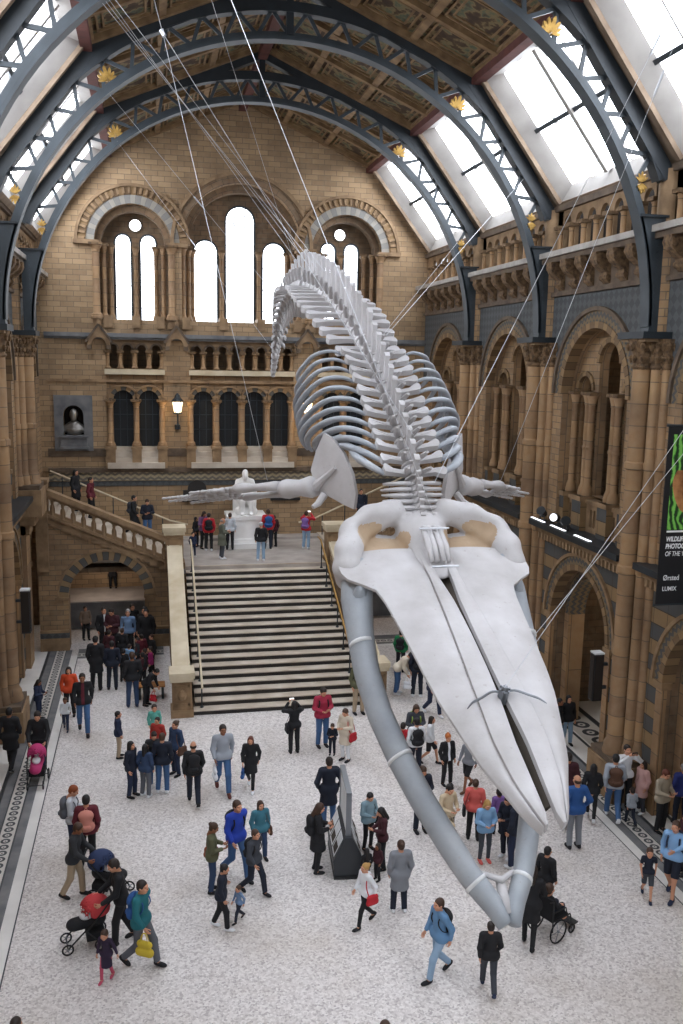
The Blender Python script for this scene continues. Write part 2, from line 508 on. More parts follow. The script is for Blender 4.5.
def make_bay(s, ya, yb, name, label, ledge=True):
    yc = (ya+yb)/2; L = (yb-ya)/2
    HS = HW if s > 0 else HW+.27      # the west arcade stands a little farther out
    M = lambda u, v, d: (C+s*(HS+d), yc+u, v)
    root = struct(name, label)
    # faces
    m = MB()
    low = [(-L, 0), (-1.8, 0)]+arch_poly(0, 1.8, 0, 3.55, 20)[1:-1]+[(1.8, 0), (L, 0), (L, 6.1), (-L, 6.1)]
    m.prism(low, M, 0, 1.1, 0, mi_side=2, back=False)
    for a, b in ((-L, -1.95), (1.95, L)):
        m.prism([(a, 6.1), (b, 6.1), (b, 10.5), (a, 10.5)], M, 0, .9, 1, mi_side=1, back=False)
    up = [(-L, 10.5)]+arch_poly(0, 1.95, 10.5, 10.5, 20)[1:-1]+[(L, 10.5), (L, 13.55), (-L, 13.55)]
    m.prism(up, M, 0, .9, 3, mi_side=1, back=False)
    m.prism([(-L, 13.55), (L, 13.55), (L, 14.5), (-L, 14.5)], M, -.02, .9, 4, back=False)
    S(m, 'wall_face', ['banded', 'brick', 'brick_dark', 'spandrel', 'stone_dark'], root)
    # archivolts
    m = MB()
    m.arc(M, 0, 3.55, 1.78, 1.95, -.07, .3, n=28, mi=0); m.arc(M, 0, 3.55, 1.95, 2.2, -.04, .1, n=28, mi=1); m.arc(M, 0, 3.55, 2.2, 2.3, -.09, .1, n=28, mi=2)
    m.arc(M, 0, 3.55, 1.5, 1.8, .45, 1.0, n=24, mi=1)
    for sg in (-1, 1):
        m.prism([(sg*1.5, 0), (sg*1.8, 0), (sg*1.8, 3.55), (sg*1.5, 3.55)], M, .45, 1.0, 3)
        m.prism([(sg*1.78, 0), (sg*2.05, 0), (sg*2.05, 3.55), (sg*1.78, 3.55)], M, -.05, .1, 3)
        m.prism([(sg*1.72, 3.4), (sg*2.12, 3.4), (sg*2.12, 3.58), (sg*1.72, 3.58)], M, -.1, .2, 2)
    S(m, 'lower_archivolt', ['archivolt', 'archivolt_dark', 'stone', 'shaft'], root)
    m = MB()
    m.arc(M, 0, 10.5, 1.93, 2.12, -.06, .3, n=28, mi=0); m.arc(M, 0, 10.5, 2.12, 2.42, -.03, .1, n=28, mi=1); m.arc(M, 0, 10.5, 2.42, 2.54, -.1, .1, n=28, mi=2)
    S(m, 'upper_archivolt', ['archivolt', 'archivolt_dark', 'stone_dark'], root)
    # inner layer with the three openings
    m = MB()
    outer = arch_poly(0, 1.95, 7.5, 10.5, 20)
    holes = [arch_poly(-1.38, .42, 7.52, 10.65, 10), arch_poly(0, .6, 7.52, 11.45, 12), arch_poly(1.38, .42, 7.52, 10.65, 10)]
    m.prism(outer, M, .5, .8, 0, holes, mi_side=0)
    for cu, r, v in ((-1.38, .42, 10.65), (0, .6, 11.45), (1.38, .42, 10.65)):
        m.arc(M, cu, v, r-.01, r+.13, .44, .55, n=14, mi=1)
    S(m, 'inner_screen', ['brick', 'archivolt'], root)
    for cu in (-1.86, -.79, .79, 1.86):
        for du, dd in ((-.12, .36), (.12, .36), (0, .62)):
            if abs(cu) > 1.5 and du*cu > 0: continue
            put(COL_UP, 'column', root, Matrix.Translation(M(cu+du, 7.5, dd)))
        mm = MB(); w = .28 if abs(cu) < 1.5 else .2
        mm.prism([(cu-w, 6.45), (cu+w, 6.45), (cu+w, 7.5), (cu-w, 7.5)], M, .1, .75, 0)
        mm.prism([(cu-w-.03, 7.36), (cu+w+.03, 7.36), (cu+w+.03, 7.5), (cu-w-.03, 7.5)], M, .06, .78, 1)
        S(mm, 'pedestal', ['banded', 'stone'], root)
    # parapet with slots
    m = MB()
    holes = []
    for cu in (-1.36, 0, 1.36):
        for k in (-1, 0, 1):
            holes.append(arch_poly(cu+k*.2, .06, 6.62, 7.1, 6))
    m.prism([(-1.9, 6.45), (1.9, 6.45), (1.9, 7.4), (-1.9, 7.4)], M, .3, .5, 0, holes)
    m.prism([(-1.9, 7.3), (1.9, 7.3), (1.9, 7.42), (-1.9, 7.42)], M, .24, .56, 1)
    S(m, 'parapet', ['stone', 'stone'], root)
    # ledge with dentils
    m = MB()
    w = L-.42
    m.prism([(-w, 6.28), (w, 6.28), (w, 6.45), (-w, 6.45)], M, -.5, .3, 0)
    m.prism([(-w, 6.08), (w, 6.08), (w, 6.28), (-w, 6.28)], M, -.28, .1, 1)
    k = -w+.08
    while k < w-.1:
        m.prism([(k, 5.86), (k+.11, 5.86), (k+.11, 6.1), (k, 6.1)], M, -.24, .05, 2); k += .22
    if ledge: S(m, 'ledge', ['iron_dark', 'stone', 'stone'], root)
    # corbel frieze, cornice and top arcade
    m = MB()
    for i in range(6):
        bracket(m, M, -2.35+i*.94, 13.62, 14.45, .34, .5)
    S(m, 'corbel_frieze', ['capital'], root)
    m = MB()
    m.prism([(-L, 14.45), (L, 14.45), (L, 14.6), (-L, 14.6)], M, -.42, .4, 0)
    m.prism([(-L, 14.6), (L, 14.6), (L, 14.76), (-L, 14.76)], M, -.52, .4, 1)
    m.prism([(-L, 13.46), (L, 13.46), (L, 13.58), (-L, 13.58)], M, -.1, .2, 0)
    S(m, 'cornice', ['stone_dark', 'cornice'], root)
    m = MB()
    holes = [arch_poly(-2.3+i*.766, .25, 14.78, 15.6, 8) for i in range(7)]
    m.prism([(-L, 14.76), (L, 14.76), (L, 16.18), (-L, 16.18)], M, .02, .14, 0, holes)
    m.prism([(-L, 16.02), (L, 16.02), (L, 16.2), (-L, 16.2)], M, -.1, .3, 1)
    for i in range(8):
        uu = -2.683+i*.766
        put(COL_TINY, 'colonnette', root, Matrix.Translation(M(uu, 14.78, -.02)))
    S(m, 'top_arcade', ['stone', 'stone_dark'], root)
    # what lies behind: aisle below, gallery above
    m = MB()
    x0, x1 = C+s*(HS+1.1), C+s*(HS+5)
    m.box(x1, x1+s*.3, ya, yb, 0, 16.2, 0)
    m.box(C+s*(HS+.3), x1, ya, yb, 6.12, 6.44, 1)
    m.box(C+s*(HS+.9), x1, ya, yb, 13.9, 14.4, 1)
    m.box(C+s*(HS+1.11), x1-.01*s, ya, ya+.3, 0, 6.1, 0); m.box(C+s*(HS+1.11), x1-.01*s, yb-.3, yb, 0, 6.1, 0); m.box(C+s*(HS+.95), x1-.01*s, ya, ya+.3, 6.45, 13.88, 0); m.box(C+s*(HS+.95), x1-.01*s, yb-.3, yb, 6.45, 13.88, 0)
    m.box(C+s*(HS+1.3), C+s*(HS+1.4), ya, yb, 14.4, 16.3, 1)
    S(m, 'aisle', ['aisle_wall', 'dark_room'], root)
    return root

for k in range(1, 5):
    make_bay(1, PY[k], PY[k+1], 'wall_right', 'east arcade bay of banded terracotta with a low arch and three lights above', k < 4)
for k in range(3, 5):
    make_bay(-1, PY[k], PY[k+1], 'wall_left', 'west arcade bay of banded terracotta with a low arch and three lights above', k < 4)
m = MB(); m.box(C-HW-.67, C-HW-.27, Y0, PY[3], 0, 16.2); S(m, 'wall_left', 'brick', label='plain stretch of the west wall')
m = MB(); m.box(C+HW, C+HW+.4, Y0, PY[1], 0, 16.2); S(m, 'wall_right', 'brick', label='plain stretch of the east wall')
m = MB()
for s in (-1, 1): m.box(C+s*(HW+5), C+s*(HW+5.3), Y0, 46, 0, 16.4)
S(m, 'wall_outer', 'brick_dark')

# piers between the bays ---------------------------------------------------
def make_pier(s, yp, name, label, ends=(-1, 1), foot=0):
    HS = HW if s > 0 else HW+.27
    M = lambda u, v, d: (C+s*(HS+d), yp+u, v)
    root = struct(name, label)
    m = MB()
    m.prism([(-.5, 0), (.5, 0), (.5, 12.1), (-.5, 12.1)], M, -.18, .3, 0, back=False)
    S(m, 'pier_core', ['shaft'], root)
    m = MB()
    m.prism([(-.72, foot), (.72, foot), (.72, foot+.95), (-.72, foot+.95)], M, -.78, .2, 0)
    m.prism([(-.66, foot+.95), (.66, foot+.95), (.66, foot+1.12), (-.66, foot+1.12)], M, -.72, .2, 1)
    if foot:
        m.prism([(-.6, foot-.35), (.6, foot-.35), (.6, foot), (-.6, foot)], M, -.5, .2, 0); m.prism([(-.5, foot-.7), (.5, foot-.7), (.5, foot-.35), (-.5, foot-.35)], M, -.3, .2, 0)
    S(m, 'plinth', ['stone', 'stone_dark'], root)
    def shaft(u, d, r):
        p = M(u, 0, d); mm = MB()
        pr = [(r*1.45, foot+1.1), (r*1.45, foot+1.22), (r*1.3, foot+1.3), (r*1.32, foot+1.4), (r*1.08, foot+1.5), (r, foot+1.55)]
        for z in (6.2, 8.9): 
            if z > foot+1.7: pr += [(r, z-.12), (r*1.2, z-.1), (r*1.2, z+.06), (r, z+.1)]
        pr += [(r, 11.35)]
        mm.lathe(p[0], p[1], pr, 14, 0)
        S(mm, 'shaft', ['shaft'], root, 'auto')
        mm = MB()
        mm.lathe(p[0], p[1], [(r, 11.3), (r*1.25, 11.36), (r*1.05, 11.44), (r*1.2, 11.7), (r*1.75, 12.05)], 12, 0)
        for k in range(8):          # curled leaves of the capital
            a = 2*PI*k/8+.2
            for zz, rr, q in ((11.58, 1.25, .09), (11.88, 1.6, .1)):
                cx, cy = p[0]+r*rr*math.cos(a), p[1]+r*rr*math.sin(a)
                mm.lathe(cx, cy, [(.02, zz-q*1.3), (q*.6, zz-q*.5), (q*.75, zz+q*.2), (.02, zz+q*.8)], 5, 0)
        S(mm, 'capital', ['capital'], root)
    shaft(0, -.38, .23)
    for sg in ends:
        shaft(sg*.36, -.2, .13); shaft(sg*.55, -.02, .12)
    m = MB()
    m.prism([(-.62, 12.05), (.62, 12.05), (.62, 12.22), (-.62, 12.22)], M, -.78, .2, 0)
    m.prism([(-.54, 11.98), (.54, 11.98), (.54, 12.06), (-.54, 12.06)], M, -.68, .2, 1)
    S(m, 'abacus', ['iron_dark', 'stone'], root)
    m = MB()
    m.lathe(*M(0, 0, .12)[:2], [(.36, 12.2), (.36, 14.3)], 14, 0)
    m.prism([(-.62, 14.3), (.62, 14.3), (.62, 16.2), (-.62, 16.2)], M, .02, .3, 1)
    m.lathe(*M(0, 0, .05)[:2], [(.3, 14.76), (.3, 16.1)], 12, 1)
    S(m, 'upper_pier', ['brick', 'stone'], root, 'auto')
    return root
for yp in PY[1:5]: make_pier(1, yp, 'pillar_right', 'clustered buff terracotta pier of the east arcade')
for yp in PY[2:5]: make_pier(-1, yp, 'pillar_left', 'clustered buff terracotta pier of the west arcade', (-1, 1), 5.7 if yp > 33 else 0)

# end wall ------------------------------------------------------------------
ME = lambda u, v, d: (C+u, YE+d, v)
wall = struct('wall_end', 'gabled end wall of buff brick with galleries and round-headed windows')
GAB = [(-HW-.3, 0), (HW+.3, 0), (HW+.3, 16.3), (5.6, 19.85), (0, 22.2), (-5.6, 19.85), (-HW-.3, 16.3)]
BAYS = [(-5.9, -3.45), (-2.3, 2.3), (3.45, 5.9)]
holes = [arch_poly(-4.65, 1.6, 12.95, 16.15, 22), arch_poly(0, 2.62, 12.95, 16.2, 28), arch_poly(4.65, 1.6, 12.95, 16.15, 22)]
for a, b in BAYS: holes.append([(a, 6.55), (a, 12.12), (b, 12.12), (b, 6.55)])
holes.append(arch_poly(-7.3, .42, 7.95, 8.85, 10))
holes.append(arch_poly(-1.75-2.5-.0, .01, 1, 1.01, 3)) if False else None
holes = [h for h in holes if h]
m = MB(); m.prism(GAB, ME, 0, .7, 0, holes, mi_side=0, back=False)
S(m, 'wall_face', ['brick_pale'], wall)
m = MB(); m.box(C-9, C+9, YE+2.4, YE+2.7, 0, 12.4)
for a, b in ((6.0, 6.3), (10.35, 10.65), (12.3, 12.6)): m.box(C-9, C+9, YE+.6, YE+2.5, a, b)
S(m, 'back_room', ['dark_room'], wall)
m = MB(); m.prism(GAB, ME, 1.15, 1.35, 0, [arch_poly(c, w, 12.95, v, 12) for c, w, v in ((-5.1, .35, 16.3), (-4.02, .35, 16.3), (5.1, .35, 16.3), (4.02, .35, 16.3), (-1.53, .53, 16.02), (1.53, .53, 16.02), (0, .65, 17.4))]
    + [[(sx*4.56+.26*math.cos(a), 17.02+.26*math.sin(a)) for a in [-2*PI*k/16 for k in range(16)]] for sx in (-1, 1)], mi_side=0)
S(m, 'window_wall', ['brick_dark'], wall)
# archivolts
m = MB()
for cu in (-4.65, 4.65):
    m.arc(ME, cu, 16.15, 1.6, 1.95, -.05, .25, n=36, mi=0)
    m.arc(ME, cu, 16.15, 1.95, 2.28, -.09, .1, n=36, mi=1)
    m.arc(ME, cu, 16.15, 2.28, 2.4, -.18, .1, n=36, mi=2)
    m.arc(ME, cu, 16.15, 1.32, 1.6, .35, .8, n=30, mi=3)
    for k in range(28):
        a = PI*(k+.5)/28
        p = [(cu+r*math.cos(a+e), 16.15+r*math.sin(a+e)) for r, e in ((2.0, -.025), (2.26, -.022), (2.26, .022), (2.0, .025))]
        m.prism(p, ME, -.15, 0, 2)
m.arc(ME, 0, 16.2, 2.62, 2.95, -.04, .25, n=40, mi=3)
m.arc(ME, 0, 16.2, 2.95, 3.1, -.12, .1, n=40, mi=2)
m.arc(ME, 0, 16.2, 2.3, 2.62, .4, .9, n=36, mi=3)
S(m, 'archivolt', ['archivolt_grey', 'archivolt', 'stone', 'brick_dark'], wall)
# impost bands and window columns
m = MB()
for s in (-1, 1):
    for a, b in ((6.05, 7.1), (2.35, 3.25)):
        u0, u1 = sorted((s*a, s*b))
        m.prism([(u0, 16.03), (u1, 16.03), (u1, 16.2), (u0, 16.2)], ME, -.2, .4, 0)
S(m, 'impost', ['stone'], wall)
for s in (-1, 1):
    for u, d, big in ((6.2, .0, 1), (5.88, .3, 0), (5.6, .7, 0), (3.05, 0, 1), (3.4, .3, 0), (3.7, .7, 0), (2.55, .2, 0), (2.3, .6, 0), (4.56, 1.05, 0)):
        put(COL_TALL if big else COL_SLIM, 'column', wall, Matrix.Translation(ME(s*u, 12.95, d)))
for u, d in ((-.83, 1.05), (.83, 1.05), (-2.12, 1.05), (2.12, 1.05)):
    put(COL_SLIM, 'column', wall, Matrix.Translation(ME(u, 12.95, d)))
m = MB()
for s in (-1, 1):
    for u in (6.2, 5.75, 4.59, 3.55, 3.05, 2.45):
        m.prism([(s*u-.17, 12.6), (s*u+.17, 12.6), (s*u+.17, 13.1), (s*u-.17, 13.1)], ME, -.14, .3, 0)
for u in (-.83, .83): m.prism([(u-.17, 12.6), (u+.17, 12.6), (u+.17, 13.1), (u-.17, 13.1)], ME, -.1, 1.1, 0)
m.prism([(-5.9, 12.55), (5.9, 12.55), (5.9, 12.95), (-5.9, 12.95)], ME, .1, 1.3, 1)
S(m, 'window_sill', ['stone', 'grey_stone'], wall)
m = MB()
m.prism([(-HW, 12.2), (HW, 12.2), (HW, 12.36), (-HW, 12.36)], ME, -.22, .1, 0)
m.prism([(-HW, 12.1), (HW, 12.1), (HW, 12.2), (-HW, 12.2)], ME, -.1, .1, 0)
S(m, 'string_course', ['grey_stone'], wall)
# gablets over the strips
def gablet(u):
    mm = MB()
    mm.prism([(u-.46, 11.85), (u-.46, 12.05), (u, 12.65), (u+.46, 12.05), (u+.46, 11.85), (u+.34, 11.85)] +
             [(u+.28*math.cos(PI*k/10), 11.9+.28*math.sin(PI*k/10)) for k in range(11)]+[(u-.34, 11.85)], ME, -.3, .05, 0)
    for sg in (-1, 1):
        mm.obox(ME(u+sg*.54, 11.98, -.2), ME(u, 12.72, -.2), .28, .09, 1)
        mm.prism([(u+sg*.4-.09, 11.68), (u+sg*.4+.09, 11.68), (u+sg*.4+.09, 11.87), (u+sg*.4-.09, 11.87)], ME, -.28, .05, 1)
    mm.prism([(u-.07, 12.68), (u+.07, 12.68), (u+.1, 12.8), (u, 12.95), (u-.1, 12.8)], ME, -.28, -.05, 0)
    S(mm, 'gablet', ['stone', 'stone_dark'], wall)
for u in (-6.15, -2.88, 2.88, 6.15): gablet(u)
# galleries of the end wall
def gallery(a, b, n1, c2, idx):
    m = MB(); w = (b-a)/n1
    holes = [arch_poly(a+w*(i+.5), w*.31, 10.86, 11.7, 8) for i in range(n1)]
    m.prism([(a, 10.6), (b, 10.6), (b, 12.12), (a, 12.12)], ME, .12, .4, 0, holes)
    m.prism([(a-.05, 10.62), (b+.05, 10.62), (b+.05, 10.84), (a-.05, 10.84)], ME, -.14, .4, 1)
    for i in range(n1):
        m.arc(ME, a+w*(i+.5), 11.7, w*.31, w*.44, .06, .2, n=10, mi=2)
    S(m, 'gallery_arcade', ['stone', 'stone_pale', 'stone_dark'], wall)
    for i in range(n1+1):
        put(COL_TINY, 'colonnette', wall, Matrix.Translation(ME(min(max(a+w*i, a+.08), b-.08), 10.86, .06)))
    m = MB()
    m.prism([(a, 7.4), (b, 7.4), (b, 10.6), (a, 10.6)], ME, .1, .45, 0, [arch_poly(c, .43, 7.45, 9.5, 12) for c in c2])
    for c in c2:
        m.arc(ME, c, 9.5, .43, .6, .04, .2, n=18, mi=1); m.arc(ME, c, 9.5, .6, .68, -.04, .2, n=18, mi=2)
    S(m, 'window_arcade', ['brick', 'archivolt_band', 'stone'], wall)
    m = MB()
    for i, (z0, z1) in enumerate(((6.55, 6.8), (6.8, 7.02), (7.02, 7.24), (7.24, 7.46))):
        m.prism([(a, z0), (b, z0), (b, z1), (a, z1)], ME, -.42+i*.17, .5, 0)
    S(m, 'sill_steps', ['step_tread'], wall)
    us = [c2[0]-.56]+[(p+q)/2 for p, q in zip(c2, c2[1:])]+[c2[-1]+.56]
    for u in us:
        put(COL_MID, 'column', wall, Matrix.Translation(ME(u, 7.5, -.02)))
        m = MB(); m.prism([(u-.2, 6.55), (u+.2, 6.55), (u+.2, 7.4), (u-.2, 7.4)], ME, -.3, .2, 0)
        m.prism([(u-.24, 7.38), (u+.24, 7.38), (u+.24, 7.5), (u-.24, 7.5)], ME, -.34, .2, 0)
        S(m, 'pedestal', ['stone'], wall)
    for c in c2:
        m = MB(); m.prism(arch_poly(c, .43, 7.45, 9.5, 12), ME, .4, .43, 0)
        for z in (8.2, 8.85, 9.5): m.prism([(c-.43, z), (c+.43, z), (c+.43, z+.03), (c-.43, z+.03)], ME, .36, .4, 1)
        for q in (-.15, .15): m.prism([(c+q-.015, 7.45), (c+q+.015, 7.45), (c+q+.015, 9.85), (c+q-.015, 9.85)], ME, .36, .4, 1)
        S(m, 'gallery_pane', ['dark_glass', 'lead'], wall)
gallery(-5.9, -3.45, 4, [-5.2, -4.1], 0)
gallery(-2.3, 2.3, 8, [-1.74, -.6, .54, 1.68], 1)
gallery(3.45, 5.9, 4, [4.1, 5.2], 2)
m = MB()
m.prism([(-HW, 10.28), (HW, 10.28), (HW, 10.4), (-HW, 10.4)], ME, -.06, .12, 0)
m.prism([(-HW, 6.36), (HW, 6.36), (HW, 6.56), (-HW, 6.56)], ME, -.2, .1, 1)
m.prism([(-HW, 7.05), (-5.9, 7.05), (-5.9, 7.4), (-HW, 7.4)], ME, -.05, .1, 1)
m.prism([(-3.45, 7.05), (-2.3, 7.05), (-2.3, 7.4), (-3.45, 7.4)], ME, -.05, .1, 1)
m.prism([(2.3, 7.05), (3.45, 7.05), (3.45, 7.4), (2.3, 7.4)], ME, -.05, .1, 1)
S(m, 'string_course', ['stone', 'stone_dark'], wall)
m = MB(); m.prism([(-HW, 5.98), (HW, 5.98), (HW, 6.34), (-HW, 6.34)], ME, -.03, .1, 0)
m.prism([(-HW, 5.74), (HW, 5.74), (HW, 5.95), (-HW, 5.95)], ME, -.05, .1, 1)
S(m, 'frieze', ['frieze', 'spandrel'], wall)
# round-topped dark plaques on the landing wall
for u in (-2.05, 1.95):
    r = empty('wall_plaque', ME(u, 5.1, 0), 'dark bronze round-topped plaque %s the white statue' % ('to the west of' if u < 0 else 'to the east of'), 'plaque')
    r.location = (0, 0, 0)
    m = MB(); m.prism(arch_poly(u, .42, 5.05, 5.55, 12)+[(u+.62, 5.05), (u+.62, 5.55), (u-.62, 5.55), (u-.62, 5.05)][:0], ME, -.1, .0, 0)
    m.prism([(u-.62, 5.2), (u+.62, 5.2), (u+.62, 5.52), (u-.62, 5.52)], ME, -.08, 0, 0); m.build('tablet', ['bronze'], r)
    m = MB(); m.prism([(u-.68, 5.0), (u+.68, 5.0), (u+.68, 5.12), (u-.68, 5.12)], ME, -.16, 0, 0); m.build('ledge', ['bronze'], r)
# niche with a bust
r = empty('bust_niche', (0, 0, 0), 'grey stone wall niche framing a dark bust, beside the west stair flight', 'niche')
m = MB(); m.prism([(-8.1, 7.3), (-6.5, 7.3), (-6.5, 9.7), (-8.1, 9.7)], ME, -.09, .05, 0, [arch_poly(-7.3, .42, 7.95, 8.85, 12)]); m.build('surround', ['grey_stone'], r)
m = MB(); m.prism([(-7.85, 7.45), (-6.75, 7.45), (-6.75, 7.95), (-7.85, 7.95)], ME, -.2, .4, 0)
m.prism([(-7.92, 7.88), (-6.68, 7.88), (-6.68, 7.98), (-7.92, 7.98)], ME, -.26, .4, 0); m.prism([(-7.92, 7.4), (-6.68, 7.4), (-6.68, 7.5), (-7.92, 7.5)], ME, -.26, .1, 0); m.build('pedestal', ['grey_stone'], r)
m = MB(); m.prism(arch_poly(-7.3, .42, 7.95, 8.85, 12), ME, .45, .5, 0); m.build('niche_back', ['dark_room'], r)

# lower end wall openings behind the flights are dark passages
# windows -------------------------------------------------------------------
wn = 0
def lancet(cu, hw, bot, spr):
    global wn
    wn += 1
    r = struct('window_%d' % wn, 'round-headed white lancet window in the end gable')
    m = MB(); m.prism(arch_poly(cu, hw+.01, bot, spr, 14), ME, 1.25, 1.28, 0); S(m, 'pane', ['sky_glass_lancet'], r)
    m = MB(); z = bot+.55
    while z < spr+.1:
        m.prism([(cu-hw, z), (cu+hw, z), (cu+hw, z+.025), (cu-hw, z+.025)], ME, 1.2, 1.25, 0); z += .95
    for q in ((0,) if hw < .6 else (-.22, .22)): m.prism([(cu+q-.012, bot), (cu+q+.012, bot), (cu+q+.012, spr+hw*.9), (cu+q-.012, spr+hw*.9)], ME, 1.2, 1.25, 0)
    m.arc(ME, cu, spr, hw-.04, hw+.03, 1.12, 1.25, n=14, mi=0); m.arc(ME, cu, spr, hw*.45, hw*.5, 1.2, 1.25, a0=0, a1=2*PI, n=20, mi=0)
    for sg in (-1, 1): m.prism([(cu+sg*hw-.035, bot), (cu+sg*hw+.035, bot), (cu+sg*hw+.035, spr), (cu+sg*hw-.035, spr)], ME, 1.12, 1.25, 0)
    S(m, 'window_lead', ['lead'], r)
for c, w, v in ((-5.1, .35, 16.3), (-4.02, .35, 16.3), (4.02, .35, 16.3), (5.1, .35, 16.3), (-1.53, .53, 16.02), (0, .65, 17.4), (1.53, .53, 16.02)):
    lancet(c, w, 12.95, v)
for sx in (-1, 1):
    wn += 1
    r = struct('window_%d' % wn, 'small round window over the paired lancets')
    circ = [(sx*4.56+.27*math.cos(2*PI*k/18), 17.02+.27*math.sin(2*PI*k/18)) for k in range(18)]
    m = MB(); m.prism(circ, ME, 1.25, 1.28, 0); S(m, 'pane', ['sky_glass_lancet'], r)
    m = MB(); m.arc(ME, sx*4.56, 17.02, .25, .33, 1.1, 1.2, 0, 2*PI, 20, 0); S(m, 'window_frame', ['stone_dark'], r)

# roof ----------------------------------------------------------------------
A_, B_ = (HW+.05, 16.2), (5.6, 19.8)
SL = math.dist(A_, B_); UL = math.dist(B_, (0, 22.15))
def MS(s, yc):
    ax, az = (B_[0]-A_[0])/SL, (B_[1]-A_[1])/SL
    return lambda u, v, d: (C+s*(A_[0]+ax*v-az*d*-1), yc+u, A_[1]+az*v+(-ax)*d)
def MU(s, yc):
    ax, az = (0-B_[0])/UL, (22.15-B_[1])/UL
    return lambda u, v, d: (C+s*(B_[0]+ax*v+az*d), yc+u, B_[1]+az*v-ax*d)
ceil = struct('ceiling', 'dark timber ceiling with painted square panels')
RY = [Y0, 1.55]+PY
for k in range(len(RY)-1):
    ya, yb = RY[k], RY[k+1]; yc = (ya+yb)/2; L = (yb-ya)/2
    for s in (-1, 1):
        M = MU(s, yc)
        m = MB()
        m.prism([(-L, 0), (L, 0), (L, UL), (-L, UL)], M, .06, .2, 0)
        S(m, 'ceiling_panel', ['ceiling_panel'], ceil)
        m = MB()
        vs = [0.1, UL*.36, UL*.68, UL-.12]
        us = [-L+.25, -L/3, L/3, L-.25]
        for i, v in enumerate(vs): m.prism([(-L, v-.11), (L, v-.11), (L, v+.11), (-L, v+.11)], M, -.08, .08, 0)
        for u in us: m.prism([(u-.1, 0), (u+.1, 0), (u+.1, UL), (u-.1, UL)], M, -.1, .08, 0)
        m.prism([(-.0-.16, 0), (.16, 0), (.16, UL), (-.16, UL)], M, -.14, .08, 0) if False else None
        for a, b in zip(us, us[1:]):
            for c, d in zip(vs, vs[1:]):
                for f in (.24, .42):
                    p0, p1, q0, q1 = a+f, b-f, c+f, d-f
                    for w0, w1, w2, w3 in ((p0, p1, q0, q0+.06), (p0, p1, q1-.06, q1), (p0, p0+.06, q0, q1), (p1-.06, p1, q0, q1)):
                        m.prism([(w0, w2), (w1, w2), (w1, w3), (w0, w3)], M, .0 if f < .3 else .03, .08, 0)
        S(m, 'ceiling_frame', ['ceiling_wood'], ceil)
m = MB()
for s in (-1, 1):
    m.box(C+s*5.45, C+s*5.75, Y0, YE, 19.55, 19.78)
m.box(C-.16, C+.16, Y0, YE, 21.75, 22.1)
S(m, 'ceiling_beam', ['beam_red'], ceil)
m = MB()
for s in (-1, 1):
    M = MU(s, 0); m.prism([(Y0, -.05), (YE+1, -.05), (YE+1, UL+.1), (Y0, UL+.1)], M, .25, .35, 0)
S(m, 'roof_deck', ['dark_room'], ceil)

for k in range(len(RY)-1):
    ya, yb = RY[k], RY[k+1]; yc = (ya+yb)/2; L = (yb-ya)/2
    for s in (-1, 1):
        wn += 1
        M = MS(s, yc)
        r = struct('window_%d' % wn, 'sloping white framed skylight between two roof trusses on the %s side' % ('east' if s > 0 else 'west'))
        e = L-.5
        m = MB()
        m.prism([(-L, -.1), (L, -.1), (L, SL+.1), (-L, SL+.1)], M, 0, .12, 0, [[(-e, .12), (-e, SL-.18), (e, SL-.18), (e, .12)]])
        for sg in (-1, 1): m.prism([(sg*(e-.02), .1), (sg*(e+.16), .1), (sg*(e+.16), SL-.1), (sg*(e-.02), SL-.1)], M, -.1, .02, 0)
        S(m, 'reveal', ['reveal_wood'], r)
        m = MB()
        # splayed white surround down to the glass
        for (p, q, p2, q2) in (((-e, .12), (e, .12), (-e+.36, .4), (e-.36, .4)), ((-e, SL-.18), (e, SL-.18), (-e+.36, SL-.42), (e-.36, SL-.42)),
                               ((-e, .12), (-e, SL-.18), (-e+.36, .4), (-e+.36, SL-.42)), ((e, .12), (e, SL-.18), (e-.36, .4), (e-.36, SL-.42))):
            m.add([M(*p, .02), M(*q, .02), M(*q2, .42), M(*p2, .42)], [(0, 1, 2, 3)], 0)
        f = e-.36
        m.prism([(-f, SL*.5-.06), (f, SL*.5-.06), (f, SL*.5+.06), (-f, SL*.5+.06)], M, .28, .42, 1)
        m.prism([(-.09, .4), (.09, .4), (.09, SL-.42), (-.09, SL-.42)], M, .22, .42, 0)
        for q in (-f/2, f/2): m.prism([(q-.025, .4), (q+.025, .4), (q+.025, SL-.42), (q-.025, SL-.42)], M, .34, .42, 0)
        S(m, 'window_frame', ['window_white', 'lead'], r)
        m = MB(); m.prism([(-f, .4), (f, .4), (f, SL-.42), (-f, SL-.42)], M, .42, .44, 0); S(m, 'pane', ['sky_glass'], r)

